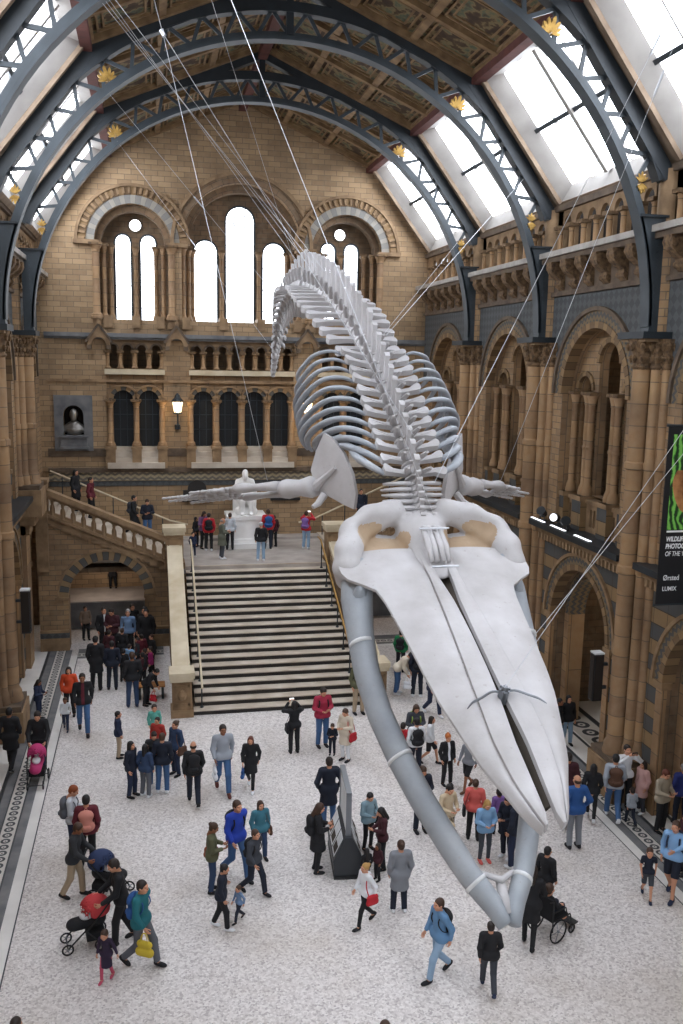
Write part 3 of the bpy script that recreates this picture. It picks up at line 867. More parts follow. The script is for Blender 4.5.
# trusses -----------------------------------------------------------------
ZT = 12.35
def fan(m, cx, cz, y, R, a0, n=7, mi=0):
    for k in range(n):
        a = a0+(k-(n-1)/2)*.42
        l = R*(1-.12*abs(k-(n-1)/2))
        p = [(l*.06, 0), (l*.55, l*.12), (l*.85, l*.1), (l, 0), (l*.85, -l*.1), (l*.55, -l*.12)]
        q = [(cx+x*math.cos(a)-z*math.sin(a), cz+x*math.sin(a)+z*math.cos(a)) for x, z in p]
        m.prism(q, lambda u, v, d: (u, y+d, v), -.05, .05, mi)
def make_truss(yp, label):
    r = empty('roof_truss', (0, 0, 0), label, 'roof truss', 'iron roof trusses across the hall')
    M = lambda u, v, d: (C+u, yp+d, v)
    m = MB(); m.arc(M, 0, ZT, 7.97, 8.06, -.2, .2, 0, PI, 56, 0); m.arc(M, 0, ZT, 8.06, 8.22, -.05, .05, .0, PI, 56, 0); m.build('inner_chord', ['iron'], r)
    a0 = math.acos(8.22/8.95)
    m = MB(); m.arc(M, 0, ZT, 8.72, 9.0, -.17, .17, a0, PI-a0, 48, 0); m.build('outer_chord', ['iron_dark'], r)
    m = MB(); n = 40; aa, ab = .42, PI-.42
    for k in range(n):
        p, q = aa+(ab-aa)*k/n, aa+(ab-aa)*(k+1)/n
        r0, r1 = (8.12, 8.8) if k % 2 == 0 else (8.8, 8.12)
        m.obox(M(r0*math.cos(p), ZT+r0*math.sin(p), 0), M(r1*math.cos(q), ZT+r1*math.sin(q), 0), .1, .07, 0, up=(0, 1, 0))
    m.build('lattice', ['iron'], r)
    for s in (-1, 1):
        m = MB()
        pts = [(s*8.0*math.cos(.33*k/8), ZT+8.0*math.sin(.33*k/8)) for k in range(9)]
        pts = [(s*7.98, ZT-.14)]+pts+[(s*8.32, pts[-1][1]), (s*8.32, ZT-.14)]
        m.prism(pts, M, -.2, .2, 0)
        m.prism([(s*7.56, pts[9][1]), (s*8.42, pts[9][1]), (s*8.42, pts[9][1]+.06), (s*7.56, pts[9][1]+.06)], M, -.26, .26, 1)
        k = ZT
        while k < 14.8:             # rivet rows on the leg
            for dd in (-.215, .2): m.box(C+s*8.06, C+s*8.1, yp+dd, yp+dd+.015, k, k+.04, 0)
            k += .16
        m.build('leg', ['iron', 'iron_dark'], r)
        m = MB()
        m.obox(M(s*8.3, 15.9, 0), M(s*5.5, 19.62, 0), .36, .34, 0); m.obox(M(s*5.55, 19.6, 0), M(0, 21.95, 0), .3, .3, 0)
        m.obox(M(s*3.4, 20.55, 0), M(s*3.36, 20.9, 0), .1, .1, 0)
        m.build('rafter', ['iron_dark'], r)
        m = MB(); fan(m, C+s*5.05, ZT+6.52, yp, .42, PI/2+s*-.3, 7); m.build('gilded_leaf', ['gold'], r)
        m = MB(); fan(m, C+s*7.62, ZT+3.4, yp, .27, PI/2, 5); fan(m, C+s*7.62, ZT+3.4, yp, .27, -PI/2, 5); m.build('gilded_rosette', ['gold'], r)
    m = MB(); m.box(C-.1, C+.1, yp-.1, yp+.1, 20.5, 21.9); m.build('king_post', ['iron_dark'], r)
    return r
for yp, lb in zip(PY[1:5], ('arched blue-grey iron lattice truss nearest the camera, above the top edge', 'arched blue-grey iron lattice truss second from the camera', 'arched blue-grey iron lattice truss over the middle of the whale', 'arched blue-grey iron lattice truss nearest the end gable')):
    make_truss(yp, lb)
# ------------------------------------------------------------------ SDF helper (numpy surface nets)
def surface_nets(F, o, h):
    s = F < 0
    nx, ny, nz = F.shape
    acc = np.zeros((nx-1, ny-1, nz-1, 3)); cnt = np.zeros((nx-1, ny-1, nz-1))
    def sl(a, i, n): return slice(i, i+n)
    N = (nx-1, ny-1, nz-1)
    for ax in range(3):
        for a in (0, 1):
            for b in (0, 1):
                st = [0, 0, 0]; oth = [k for k in range(3) if k != ax]
                st[oth[0]] = a; st[oth[1]] = b
                en = list(st); en[ax] = 1
                A = F[st[0]:st[0]+N[0], st[1]:st[1]+N[1], st[2]:st[2]+N[2]]
                B = F[en[0]:en[0]+N[0], en[1]:en[1]+N[1], en[2]:en[2]+N[2]]
                x = (A < 0) != (B < 0)
                t = np.where(x, A/np.where(x, A-B, 1), 0)
                for k in range(3):
                    acc[..., k] += np.where(x, st[k]+(t if k == ax else 0), 0)
                cnt += x
    act = cnt > 0
    idx = -np.ones(N, np.int64); idx[act] = np.arange(act.sum())
    ijk = np.argwhere(act)
    V = (ijk+acc[act]/cnt[act][:, None])*h+o
    faces = []
    for ax in range(3):
        u, v = [(1, 2), (2, 0), (0, 1)][ax]
        lo = [1, 1, 1]; lo[ax] = 0
        hi = [nx-1, ny-1, nz-1]
        A = s[lo[0]:hi[0], lo[1]:hi[1], lo[2]:hi[2]]
        sh = [0, 0, 0]; sh[ax] = 1
        B = s[lo[0]+sh[0]:hi[0]+sh[0], lo[1]+sh[1]:hi[1]+sh[1], lo[2]+sh[2]:hi[2]+sh[2]]
        pts = np.argwhere(A != B)
        if not len(pts): continue
        sg = A[A != B]
        p = pts+np.array(lo)
        def g(du, dv):
            q = p.copy(); q[:, u] -= du; q[:, v] -= dv
            return idx[q[:, 0], q[:, 1], q[:, 2]]
        quad = np.stack([g(1, 1), g(0, 1), g(0, 0), g(1, 0)], 1)
        quad[~sg] = quad[~sg][:, ::-1]
        faces.append(quad)
    return V, np.concatenate(faces)

class SDF:
    """smooth union of capsules and ellipsoids, polygonised on a grid"""
    def __init__(s, k=.03): s.p = []; s.k = k
    def cap(s, a, b, ra, rb=None, sq=(1, 1, 1), k=None, sub=False):
        rb = ra if rb is None else rb; s.p.append(('c', np.array(a, float), np.array(b, float), ra, rb, np.array(sq, float), s.k if k is None else k, sub)); return s
    def ell(s, c, r, k=None, sub=False, rot=None):
        s.p.append(('e', np.array(c, float), np.array(r, float), None, None, rot, s.k if k is None else k, sub)); return s
    def bounds(s):
        lo = np.full(3, 9e9); hi = -lo
        for q in s.p:
            if q[7]: continue
            if q[0] == 'c':
                for c, r in ((q[1], q[3]), (q[2], q[4])):
                    lo = np.minimum(lo, c-r/np.minimum(q[5], 1)); hi = np.maximum(hi, c+r/np.minimum(q[5], 1))
            else:
                lo = np.minimum(lo, q[1]-q[2].max()); hi = np.maximum(hi, q[1]+q[2].max())
        return lo, hi
    def ev(s, P):
        D = None
        for typ, a, b, ra, rb, sq, k, sub in s.p:
            if typ == 'c':
                A, B, Q = a*sq, b*sq, P*sq
                ab = B-A; L = max(float(ab@ab), 1e-9)
                t = np.clip(((Q-A)@ab)/L, 0, 1)
                d = np.linalg.norm(Q-A-t[..., None]*ab, axis=-1)-(ra+(rb-ra)*t)
            else:
                q = P-a
                if sq is not None: q = q@np.array(sq)
                d = (np.linalg.norm(q/b, axis=-1)-1)*b.min()
            if D is None: D = d
            elif sub:
                h = np.clip(.5-.5*(d+D)/k, 0, 1); D = D*(1-h)+(-d)*h+k*h*(1-h)
            else:
                h = np.clip(.5+.5*(D-d)/k, 0, 1); D = d*h+D*(1-h)-k*h*(1-h)
        return D
    def mesh_data(s, h, clip=None):
        lo, hi = s.bounds(); lo = lo-2*h-.02; hi = hi+2*h+.02
        n = np.ceil((hi-lo)/h).astype(int)+1
        g = np.stack(np.meshgrid(*[lo[k]+np.arange(n[k])*h for k in range(3)], indexing='ij'), -1)
        F = s.ev(g.reshape(-1, 3)).reshape(n)
        if clip is not None:
            F = np.maximum(F, clip(g.reshape(-1, 3)).reshape(n))
        return surface_nets(F, lo, h)
def np_mesh(name, V, Fc, mats, mi=None, smooth=True):
    me = bpy.data.meshes.new(name)
    me.from_pydata([tuple(v) for v in V], [], [tuple(f) for f in Fc])
    for m in mats: me.materials.append(MATS[m] if isinstance(m, str) else m)
    if mi is not None: me.polygons.foreach_set('material_index', np.asarray(mi, np.int32))
    if smooth: me.polygons.foreach_set('use_smooth', [True]*len(me.polygons))
    me.update(); return me

# ------------------------------------------------------------------ staircase
SX0, SX1, SY0, SY1, SZ = 1.3, 6.9, 27.9, 35.05, 3.3
NR = 20
r = empty('staircase', (0, 0, 0), 'wide stone main staircase of pale treads and dark risers up to the statue landing', 'staircase')
m = MB(); tr = (SY1-SY0)/(NR-1)
for i in range(NR):
    z0, z1 = SZ*i/NR, SZ*(i+1)/NR; y = SY0+tr*i
    yb = SY1+.05 if i == NR-1 else y+tr+.02
    x0, x1 = (SX0-.5, SX1+.5) if i == 0 else (SX0, SX1)
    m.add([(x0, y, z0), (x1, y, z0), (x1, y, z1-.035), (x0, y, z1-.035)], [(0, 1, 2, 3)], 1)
    m.box(x0, x1, y-.025, yb, z1-.035, z1, 0)
S_ = m.build('step', ['step_tread', 'step_riser'], r)
m = MB(); m.box(.65, C+3.45, SY1-.02, YE-.01, 3.0, SZ-.002, 0)
m.box(.65, C+3.45, 39.9, YE-.01, SZ, SZ+.12, 0)
m.box(SX0-.2, SX1+.2, SY1, 36, 0, 3.0, 1); m.build('landing', ['landing_stone', 'brick'], r)
for s, x in ((-1, SX0-.42), (1, SX1+.42)):
    side = 'west' if s < 0 else 'east'
    b = empty('stair_parapet', (0, 0, 0), 'sloping cream stone parapet with panelled pedestals on the %s edge of the main staircase' % side, 'parapet', 'stair parapets')
    m = MB()
    P = [(28.3, 0), (35.5, 0), (35.5, 4.1), (28.3, 1.12)]
    MX = lambda u, v, d: (x+d, u, v)
    m.prism(P, MX, -.24, .24, 0); m.build('wall', ['brick'], b)
    m = MB(); m.prism([(28.3, 1.1), (35.3, 4.05), (35.3, 4.25), (28.3, 1.3)], MX, -.29, .29, 0); m.build('coping', ['stone_pale'], b)
    for y, z0, h, w in ((28.1, 0, 1.5, .36), (35.4, 3.2, 1.65, .4)):
        m = MB(); m.box(x-w, x+w, y-w, y+w, z0, z0+.25, 0); m.box(x-w*.86, x+w*.86, y-w*.86, y+w*.86, z0+.25, z0+h-.3, 0)
        m.box(x-w*1.02, x+w*1.02, y-w*1.02, y+w*1.02, z0+h-.3, z0+h-.18, 1); m.box(x-w*1.12, x+w*1.12, y-w*1.12, y+w*1.12, z0+h-.18, z0+h, 1)
        for a in (-w*.66, w*.5):      # raised panel border on the front
            m.box(x+a, x+a+w*.16, y-w*.93, y-w*.84, z0+.4, z0+h-.42, 0)
        for q in (z0+.4, z0+h-.5): m.box(x-w*.66, x+w*.66, y-w*.93, y-w*.84, q, q+.08, 0)
        m.lathe(x, y-w*.86, [(.0, z0+.55), (.12, z0+.62), (.15, z0+.75), (.08, z0+.9), (0, z0+.95)], 6, 0)
        m.build('pedestal', ['stone', 'stone_pale'], b)
for s, x in ((-1, SX0+.22), (1, SX1-.22)):
    rr = empty('handrail', (0, 0, 0), ('pale slim handrail' if s < 0 else 'brass handrail on dark posts')+' running up the %s side of the main staircase' % ('west' if s < 0 else 'east'), 'handrail')
    m = MB(); m.tube([(x, SY0-.1, .95), (x, SY0+.3, 1.1), (x, SY1-.1, SZ+.95), (x, SY1+.5, SZ+.95)], .035, 8, 0); m.build('rail', ['stone_pale' if s < 0 else 'brass'], rr)
    for i in range(7):
        y = SY0+.25+i*1.1; z = SZ*(int((y-SY0)/tr)+1)/NR; zt = 1.1+(SZ-.15)*(y-SY0-.3)/(SY1-SY0-.4)
        m = MB(); m.tube([(x, y, min(z, SZ)), (x, y, min(zt, SZ+.95))], .025, 6, 0)
        m.lathe(x, y, [(.06, min(z, SZ)), (.06, min(z, SZ)+.03), (.03, min(z, SZ)+.06)], 8, 0); m.build('post', ['iron_dark'], rr)

# side flights --------------------------------------------------------------
def flight(s, side):
    """the flight rising from the landing to the gallery; s = -1 west, +1 east"""
    XM = lambda q: C+s*q                    # q: distance from the hall's axis
    q0, q1 = 3.45, 8.2                      # foot and head
    slope = 2.05/(q1-q0)
    r = empty('stair_flight', (0, 0, 0), 'stone flight climbing from the landing to the %s gallery over an archway' % side, 'staircase')
    MF = lambda u, v, d: (XM(u), 35.4+d, v)
    top = lambda q: 3.42+slope*(q-q0)
    m = MB()
    ca, ra = 5.84, 1.45
    poly = [(q0-.1, 0)]+[(ca-ra, 0)]+arch_poly(ca, ra, 0, 2.1, 18)[1:-1]+[(ca+ra, 0), (8.38, 0), (8.38, top(8.38)), (q0-.1, top(q0-.1))]
    m.prism(poly, MF, 0, .7, 0, mi_side=0); m.build('spandrel_wall', ['brick'], r)
    m = MB(); m.arc(MF, ca, 2.1, ra, 1.8, -.05, .2, n=24, mi=0); m.arc(MF, ca, 2.1, 1.8, 1.88, -.09, .2, n=24, mi=1)
    for sg in (-1, 1): m.prism([(ca+sg*1.42, 2.0), (ca+sg*1.95, 2.0), (ca+sg*1.95, 2.12), (ca+sg*1.42, 2.12)], MF, -.09, .3, 1)
    m.build('archivolt', ['archivolt_band', 'stone'], r)
    for a, b in ((q0-.1, ca-ra), (ca+ra, 8.38)):
        m = MB(); m.prism([(a, 0), (b, 0), (b, .5), (a, .5)], MF, -.16, .1, 0); m.prism([(a, .5), (b, .5), (b, .72), (a, .72)], MF, -.1, .1, 1)
        m.prism([(a, .72), (b, .72), (b, .82), (a, .82)], MF, -.14, .1, 0)
        m.build('base_course', ['stone', 'spandrel'], r)
    m = MB(); n = 13
    for i in range(n):
        a = q0+(q1-q0)*i/n; z = SZ+2.05*(i+1)/n
        m.box(XM(a), XM(q1+.18), 36.0, YE-.02, z-.16, z, 0)
        m.prism([(a-.02, top(a)-.28), (a+.36, top(a)-.28), (a+.36, top(a)+.02), (a-.02, top(a)+.02)], MF, -.1, .0, 1)
    m.build('step', ['step_tread', 'stone'], r)
    m = MB(); m.box(XM(q0+.3), XM(8.38), 36.1, YE, 2.9, 3.1); m.build('soffit', ['brick_dark'], r)
    b = empty('stair_balustrade', (0, 0, 0), 'sloping pierced stone balustrade of round openings along the %s flight' % side, 'balustrade', 'flight balustrades')
    MB_ = lambda u, v, d: (XM(u), 35.4+d, v+slope*(u-q0))
    m = MB(); N = 12; w = (q1-.05-3.62)/N
    hl = []
    for i in range(N):
        cu = 3.62+w*(i+.5)
        hl.append([(cu-.1, 3.6)]+[(cu-.1, 3.78)]+[(cu+.15*math.cos(PI*1.22-k*PI*1.44/10), 3.94+.15*math.sin(PI*1.22-k*PI*1.44/10)) for k in range(11)]+[(cu+.1, 3.78), (cu+.1, 3.6)])
    m.prism([(3.6, 3.46), (q1, 3.46), (q1, 4.2), (3.6, 4.2)], MB_, -.06, .12, 0, hl); m.build('pierced_panel', ['stone'], b)
    m = MB(); m.prism([(3.5, 4.2), (q1+.15, 4.2), (q1+.15, 4.42), (3.5, 4.42)], MB_, -.2, .3, 0); m.prism([(3.5, 3.36), (q1+.1, 3.36), (q1+.1, 3.48), (3.5, 3.48)], MB_, -.16, .3, 0); m.build('coping', ['stone'], b)
    for i in range(N+1):
        cu = 3.62+w*i; p = MB_(cu, 3.48, -.07)
        put(BAL, 'baluster', b, Matrix.Translation(p))
    m = MB(); m.prism([(7.95, 3.2), (8.38, 3.2), (8.38, 6.6), (7.95, 6.6)], lambda u, v, d: (XM(u), 35.4+d, v), -.28, .45, 0); m.prism([(7.9, 6.6), (8.39, 6.6), (8.39, 6.75), (7.9, 6.75)], lambda u, v, d: (XM(u), 35.4+d, v), -.34, .5, 0); m.build('end_pier', ['stone'], b)
    h = empty('handrail', (0, 0, 0), 'slim pale handrail on the wall side of the %s flight' % side, 'handrail')
    m = MB(); m.tube([(XM(2.5), 40.0, 4.05), (XM(3.3), 40.0, 4.25), (XM(8.3), 40.0, 6.5)], .04, 8); m.build('rail', ['stone_pale'], h)
    for i in range(5):
        q = 3.6+i*1.05; z = SZ+2.05*(int((q-q0)/(q1-q0)*n)+1)/n
        m = MB(); m.tube([(XM(q), 40.0, z), (XM(q), 40.0, 4.25+2.25*(q-3.3)/5)], .025, 6); m.build('post', ['iron_dark'], h)
BAL = MB().lathe(0, 0, [(.06, 0), (.06, .06), (.04, .1), (.055, .3), (.035, .42), (.06, .5), (.06, .6)], 8).mesh('baluster', ['stone'], 'auto')
flight(-1, 'west'); flight(1, 'east')
# passage seen through the flight arches
for s in (-1, 1):
    m = MB()
    m.box(C+s*3.6, C+s*8.4, 38.2, 46, 0, 1.15, 0)
    m.box(C+s*3.4, C+s*3.6, 36.1, 46, 0, 2.9, 1)
    m.box(C+s*3.6, C+s*8.4, 38.12, 38.2, .02, 1.12, 2)
    S(m, 'floor_raised', ['landing_stone', 'aisle_wall', 'grey_stone'], label='raised passage floor behind the flight arch')
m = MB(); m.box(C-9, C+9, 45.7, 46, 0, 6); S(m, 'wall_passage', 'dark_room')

# statue ---------------------------------------------------------------------
st = empty('statue', (C-.05, 38.9, SZ), 'white marble seated figure on a tall plinth at the head of the staircase', 'statue')
m = MB()
for w, d, z0, z1 in ((1.05, .95, 0, .22), (.92, .82, .22, .4), (.8, .72, .4, 1.25), (.86, .78, 1.25, 1.4)): m.box(-w, w, -d, d, z0, z1)
m.build('plinth', ['statue_marble'], st)
sd = SDF(.06)
sd.cap((0, .15, 2.05), (0, .2, 2.75), .3, .27, (1, 1.25, 1)).cap((-.28, .2, 2.78), (.28, .2, 2.78), .13)
sd.cap((0, .15, 2.85), (0, .1, 3.0), .1).ell((0, .06, 3.14), (.14, .17, .2)).ell((0, -.05, 3.02), (.11, .09, .17))
for sg in (-1, 1):
    sd.cap((sg*.3, .2, 2.76), (sg*.42, .05, 2.4), .12, .1).cap((sg*.42, .05, 2.4), (sg*.2, -.35, 2.28), .1, .07).ell((sg*.17, -.42, 2.26), (.08, .1, .05))
    sd.cap((sg*.17, .1, 2.0), (sg*.2, -.5, 2.02), .17, .14).cap((sg*.2, -.5, 2.02), (sg*.2, -.52, 1.5), .14, .1).ell((sg*.2, -.62, 1.46), (.09, .19, .07))
    sd.cap((sg*.42, .35, 1.45), (sg*.44, .3, 2.3), .1, .09)
sd.cap((0, .3, 1.5), (0, .3, 2.0), .42, .36, (1, 1, 1)).cap((-.3, -.3, 1.55), (.3, -.3, 1.55), .2, .2)
put(np_mesh('figure', *sd.mesh_data(.04), ['statue_marble']), 'figure', st)
# bust
bu = SDF(.03)
bu.cap((0, 0, .18), (0, 0, .2), .25, .22, (1, 1.4, 1)).cap((0, 0, .3), (0, -.02, .48), .09).ell((0, -.04, .62), (.12, .15, .17)).ell((0, -.12, .52), (.08, .08, .12))
for sg in (-1, 1): bu.cap((sg*.1, 0, .3), (sg*.27, 0, .16), .1, .1)
o = put(np_mesh('bust', *bu.mesh_data(.025), ['bust_bronze']), 'bust'); o.location = (C-7.3, YE+.14, 7.98); o.scale = (1.45,)*3
tag(o, 'dark bronze bust of a bearded head inside the grey wall niche', 'bust')

# wall lanterns -----------------------------------------------------------------
def lantern(u, label):
    r = empty('wall_lantern', (C+u, YE-.45, 9.05), label, 'lantern', 'wall lanterns of the end wall')
    m = MB(); m.tube([(0, .45, -.7), (0, .2, -.62), (0, .02, -.4), (0, 0, -.1)], .035, 6); m.lathe(0, .4, [(.12, -.8), (.12, -.6)], 8); m.lathe(0, 0, [(.02, -.75), (.06, -.6), (.03, -.5)], 8)
    m.build('bracket', ['iron_dark'], r)
    m = MB()
    for k in range(6):
        a = 2*PI*k/6; m.tube([(.17*math.cos(a), .17*math.sin(a), -.05), (.24*math.cos(a), .24*math.sin(a), .42)], .015, 5)
    m.lathe(0, 0, [(.18, -.1), (.19, -.04), (.1, -.12)], 6); m.lathe(0, 0, [(.27, .42), (.25, .48), (.14, .6), (.1, .72), (.02, .8)], 6)
    cg = m.build('cage', ['iron_dark'], r)
    m = MB(); m.lathe(0, 0, [(.15, -.03), (.22, .41)], 6); m.build('glass', ['lamp_glow'], cg)
lantern(-2.88, 'glowing iron wall lantern between the paired and the fourfold gallery windows')
lantern(2.88, 'glowing iron wall lantern seen through the whale ribs')
for u in (-2.88, 2.88):
    l = bpy.data.lights.new('lantern_light', 'POINT'); l.energy = 22; l.color = (1, .75, .45); l.shadow_soft_size = .15
    o = bpy.data.objects.new('lantern_light', l); col.objects.link(o); o.location = (C+u, YE-.85, 9.25)

# column speakers -----------------------------------------------------------------
def speaker(x, y, z, s, label):
    r = empty('column_speaker', (x, y, z), label, 'speaker', 'tall black column speakers on the piers')
    m = MB(); m.box(-.13, .13, -.13, .13, 0, 1.3); cb = m.build('cabinet', ['black_paint'], r)
    m = MB(); m.box(-s*.131-.012, -s*.131+.012, -.11, .11, .04, 1.26); m.build('grille', ['dark_room'], cb)
    m = MB(); m.box(-.11, .11, -.15, -.13, .04, 1.26); m.build('grille', ['dark_room'], cb)
    m = MB(); m.box(-.14, .14, -.14, .14, 1.3, 1.34); m.build('lid', ['display_panel'], r)
    m = MB(); m.box(s*.13, s*.3, -.04, .04, .3, .38); m.box(s*.13, s*.3, -.04, .04, .95, 1.03); m.build('bracket', ['iron_dark'], r)
speaker(C+HW-.88, 21.15, 2.5, 1, 'tall black column speaker on the pier behind the upraised arms')
speaker(C+HW-.88, 27.7, 2.6, 1, 'tall black column speaker on the farther east pier beside the skull')
speaker(C-HW-.27+.88, 27.3, 3.2, -1, 'tall black column speaker on the west pier')

# spotlights and light strips on the gallery ledges ----------------------------------
def spot(y, aim, label, bright):
    r = empty('spotlight', (C+HW-.3, y, 6.45), label, 'spotlight', 'small spotlights on the gallery ledge')
    m = MB(); m.box(-.1, .1, -.08, .08, 0, .05); m.tube([(0, -.15, .05), (0, -.15, .28)], .015, 6); m.tube([(0, .15, .05), (0, .15, .28)], .015, 6); m.box(-.03, .03, -.16, .16, .03, .06); m.build('yoke', ['black_paint'], r)
    d = Vector(aim).normalized(); a = Vector((0, 0, .28))
    m = MB(); m.tube([a-d*.16, a-d*.1, a+d*.12, a+d*.16], [.06, .12, .13, .15], 12); hs_ = m.build('housing', ['black_paint'], r)
    m = MB(); m.tube([a+d*.161, a+d*.17], .12, 12); m.build('lens', ['spot_face' if bright else 'dark_glass'], hs_)
spot(25.35, (-.8, -.7, .2), 'small black spotlight with a white lens in the middle of the east gallery ledge', True)
spot(26.3, (-.6, -.5, .5), 'small black spotlight on the ledge end next to the farther pier', False)
spot(24.7, (-.3, -1, .3), 'small black spotlight beside the white lensed one', False)
spot(31.6, (-.6, -.8, .3), 'small black spotlight on the ledge behind the flipper tip', False)
for y, lb in ((26.35, 'thin white light strip nearest the farther pier on the ledge'), (24.9, 'thin white light strip in the middle of the ledge'), (23.3, 'thin white light strip nearest the banner on the ledge')):
    r = empty('light_strip', (C+HW-.42, y, 6.45), lb, 'light strip', 'white light strips on the gallery ledge')
    m = MB(); m.box(-.05, .05, -.5, .5, 0, .04); ty = m.build('tray', ['metal'], r)
    m = MB(); m.box(-.04, .04, -.48, .48, .04, .055); m.build('diffuser', ['spot_face'], ty)

# banner --------------------------------------------------------------------------
BY = 17.5; BX = 10.93
bn = empty('hanging_banner', (0, 0, 0), 'tall black exhibition banner with a green wildlife photograph and white lettering', 'banner')
m = MB(); m.box(BX, BX+1.0, BY-.012, BY+.012, 6.18, 10.12); m.build('fabric', ['banner_black'], bn)
m = MB(); m.box(BX+.13, BX+.94, BY-.018, BY-.0125, 7.86, 9.95, 0); m.box(BX+.13, BX+.94, BY-.019, BY-.0125, 7.80, 7.84, 1)
ph = m.build('photograph', ['banner_green', 'banner_text'], bn)
sdm = SDF(.05); sdm.ell((BX+.55, BY-.018, 8.55), (.24, .012, .36)).ell((BX+.5, BY-.018, 8.98), (.15, .012, .15))
V, F = sdm.mesh_data(.012); put(np_mesh('animal', V, F, ['banner_fur']), 'animal', ph)
def text(body, x, z, size, bold=False, ital=0, sx=1.0):
    cu = bpy.data.curves.new('lettering', 'FONT'); cu.body = body; cu.size = size; cu.extrude = .002; cu.shear = ital
    cu.offset = .005 if bold else .001
    t = bpy.data.objects.new('lettering', cu); col.objects.link(t)
    bpy.context.view_layer.update()
    me = bpy.data.meshes.new_from_object(t.evaluated_get(bpy.context.evaluated_depsgraph_get()))
    bpy.data.objects.remove(t); me.materials.clear(); me.materials.append(MATS['banner_text'])
    o = put(me, 'lettering', bn); o['label'] = 'white lettering reading '+body.lower()
    o.rotation_euler = (PI/2, 0, 0); o.location = (x, BY-.016, z); o.scale = (sx, 1, 1)
for b_, z, bo in (('WILDLIFE', 7.60, True), ('PHOTOGRAPHER', 7.44, True), ('OF THE YEAR', 7.27, False)): text(b_, BX+.13, z, .15, bo, .15, .72)
text('Ørsted', BX+.13, 6.72, .17, False, 0, .8); text('LUMIX', BX+.13, 6.48, .14, False, 0, .85)
m = MB(); m.tube([(BX-.05, BY, 10.14), (C+HW+.05, BY, 10.14)], .028, 8); m.tube([(BX-.05, BY, 6.16), (BX+1.05, BY, 6.16)], .022, 8); m.build('rail', ['iron_dark'], bn)

# information stand -----------------------------------------------------------------
ds = empty('display_stand', (4.22, 18.5, 0), 'dark wedge-shaped information stand with sloping panels and an upright white board', 'display stand')
ds.rotation_euler = (0, 0, math.radians(-6))
prof = [(-.3, 0), (.3, 0), (.34, .42), (.08, .98), (-.08, .98), (-.34, .42)]
MD = lambda u, v, d: (u, d, v)
m = MB(); m.prism(prof, MD, -.55, .95, 0); m.build('body', ['display_dark'], ds)
m = MB(); m.prism([(-.32, 0), (.32, 0), (.32, .07), (-.32, .07)], MD, -.58, .98, 0); m.build('kick_plate', ['black_paint'], ds)
for s in (-1, 1):
    for k in range(3):
        y0 = -.48+k*.47; y1 = y0+.42
        a, b = (s*.325, .46), (s*.095, .955); n = (s*.9, .42)
        f = lambda t, e: (a[0]+(b[0]-a[0])*t+n[0]*e, a[1]+(b[1]-a[1])*t+n[1]*e)
        m = MB(); p = [f(.06, .012), f(.94, .012)]
        m.add([(p[0][0], y0, p[0][1]), (p[1][0], y0, p[1][1]), (p[1][0], y1, p[1][1]), (p[0][0], y1, p[0][1])], [(0, 1, 2, 3)], 0)
        for t0, t1 in ((.15, .5), (.56, .62), (.68, .74), (.8, .86)):
            q = [f(t0, .016), f(t1, .016)]
            m.add([(q[0][0], y0+.05, q[0][1]), (q[1][0], y0+.05, q[1][1]), (q[1][0], y1-.05, q[1][1]), (q[0][0], y1-.05, q[0][1])], [(0, 1, 2, 3)], 1 if t1-t0 < .2 else 2)
        m.build('sloping_panel', ['display_white', 'display_panel', 'bone_shadow'], ds)
m = MB(); m.box(-.04, .04, -.4, .9, .95, 1.95, 0); ub = m.build('upright_board', ['display_panel'], ds)
m = MB(); m.box(-.06, .06, -.46, -.4, .9, 1.98, 0); m.box(-.06, .06, .9, .95, .9, 1.98, 0); m.box(-.06, .06, -.46, .95, 1.95, 2.0, 0); m.build('frame', ['metal'], ub)

# aisle and upper gallery lamps; fill lights added in the passages behind the stairs
def warm(x, y, z, e, colr=(1, .78, .55), r=.25):
    l = bpy.data.lights.new('aisle_and_fill_light', 'POINT'); l.energy = e; l.color = colr; l.shadow_soft_size = r
    o = bpy.data.objects.new('aisle_and_fill_light', l); col.objects.link(o); o.location = (x, y, z)
for k in range(1, 5):
    yc = (PY[k]+PY[k+1])/2
    warm(C+HW+2.4, yc, 4.6, 28); warm(C+HW+2.6, yc-.8, 12.5, 22)
for k in (3, 4):
    yc = (PY[k]+PY[k+1])/2; warm(C-HW-2.4, yc, 4.6, 28)
for s in (-1, 1): warm(C+s*6, 42.0, 4.4, 300, (1, .88, .8), .5); warm(C+s*6, 38.6, 2.75, 25, (1, .88, .8), .15)  # added fill without a lamp, brightens the raised passage floor
# bench by the parapet -----------------------------------------------------------------
bc = empty('bench', (-.05, 29.75, 0), 'wooden bench against the west stair parapet', 'bench')
m = MB()
for k in range(3): m.box(-.5+.02, .42, -.24+k*.165, -.24+k*.165+.15, .42, .47)
m.build('seat', ['wood_bench'], bc)
for x in (-.42, .34):
    m = MB(); m.box(x-.04, x+.04, -.22, .22, 0, .42); m.build('leg', ['iron_dark'], bc)
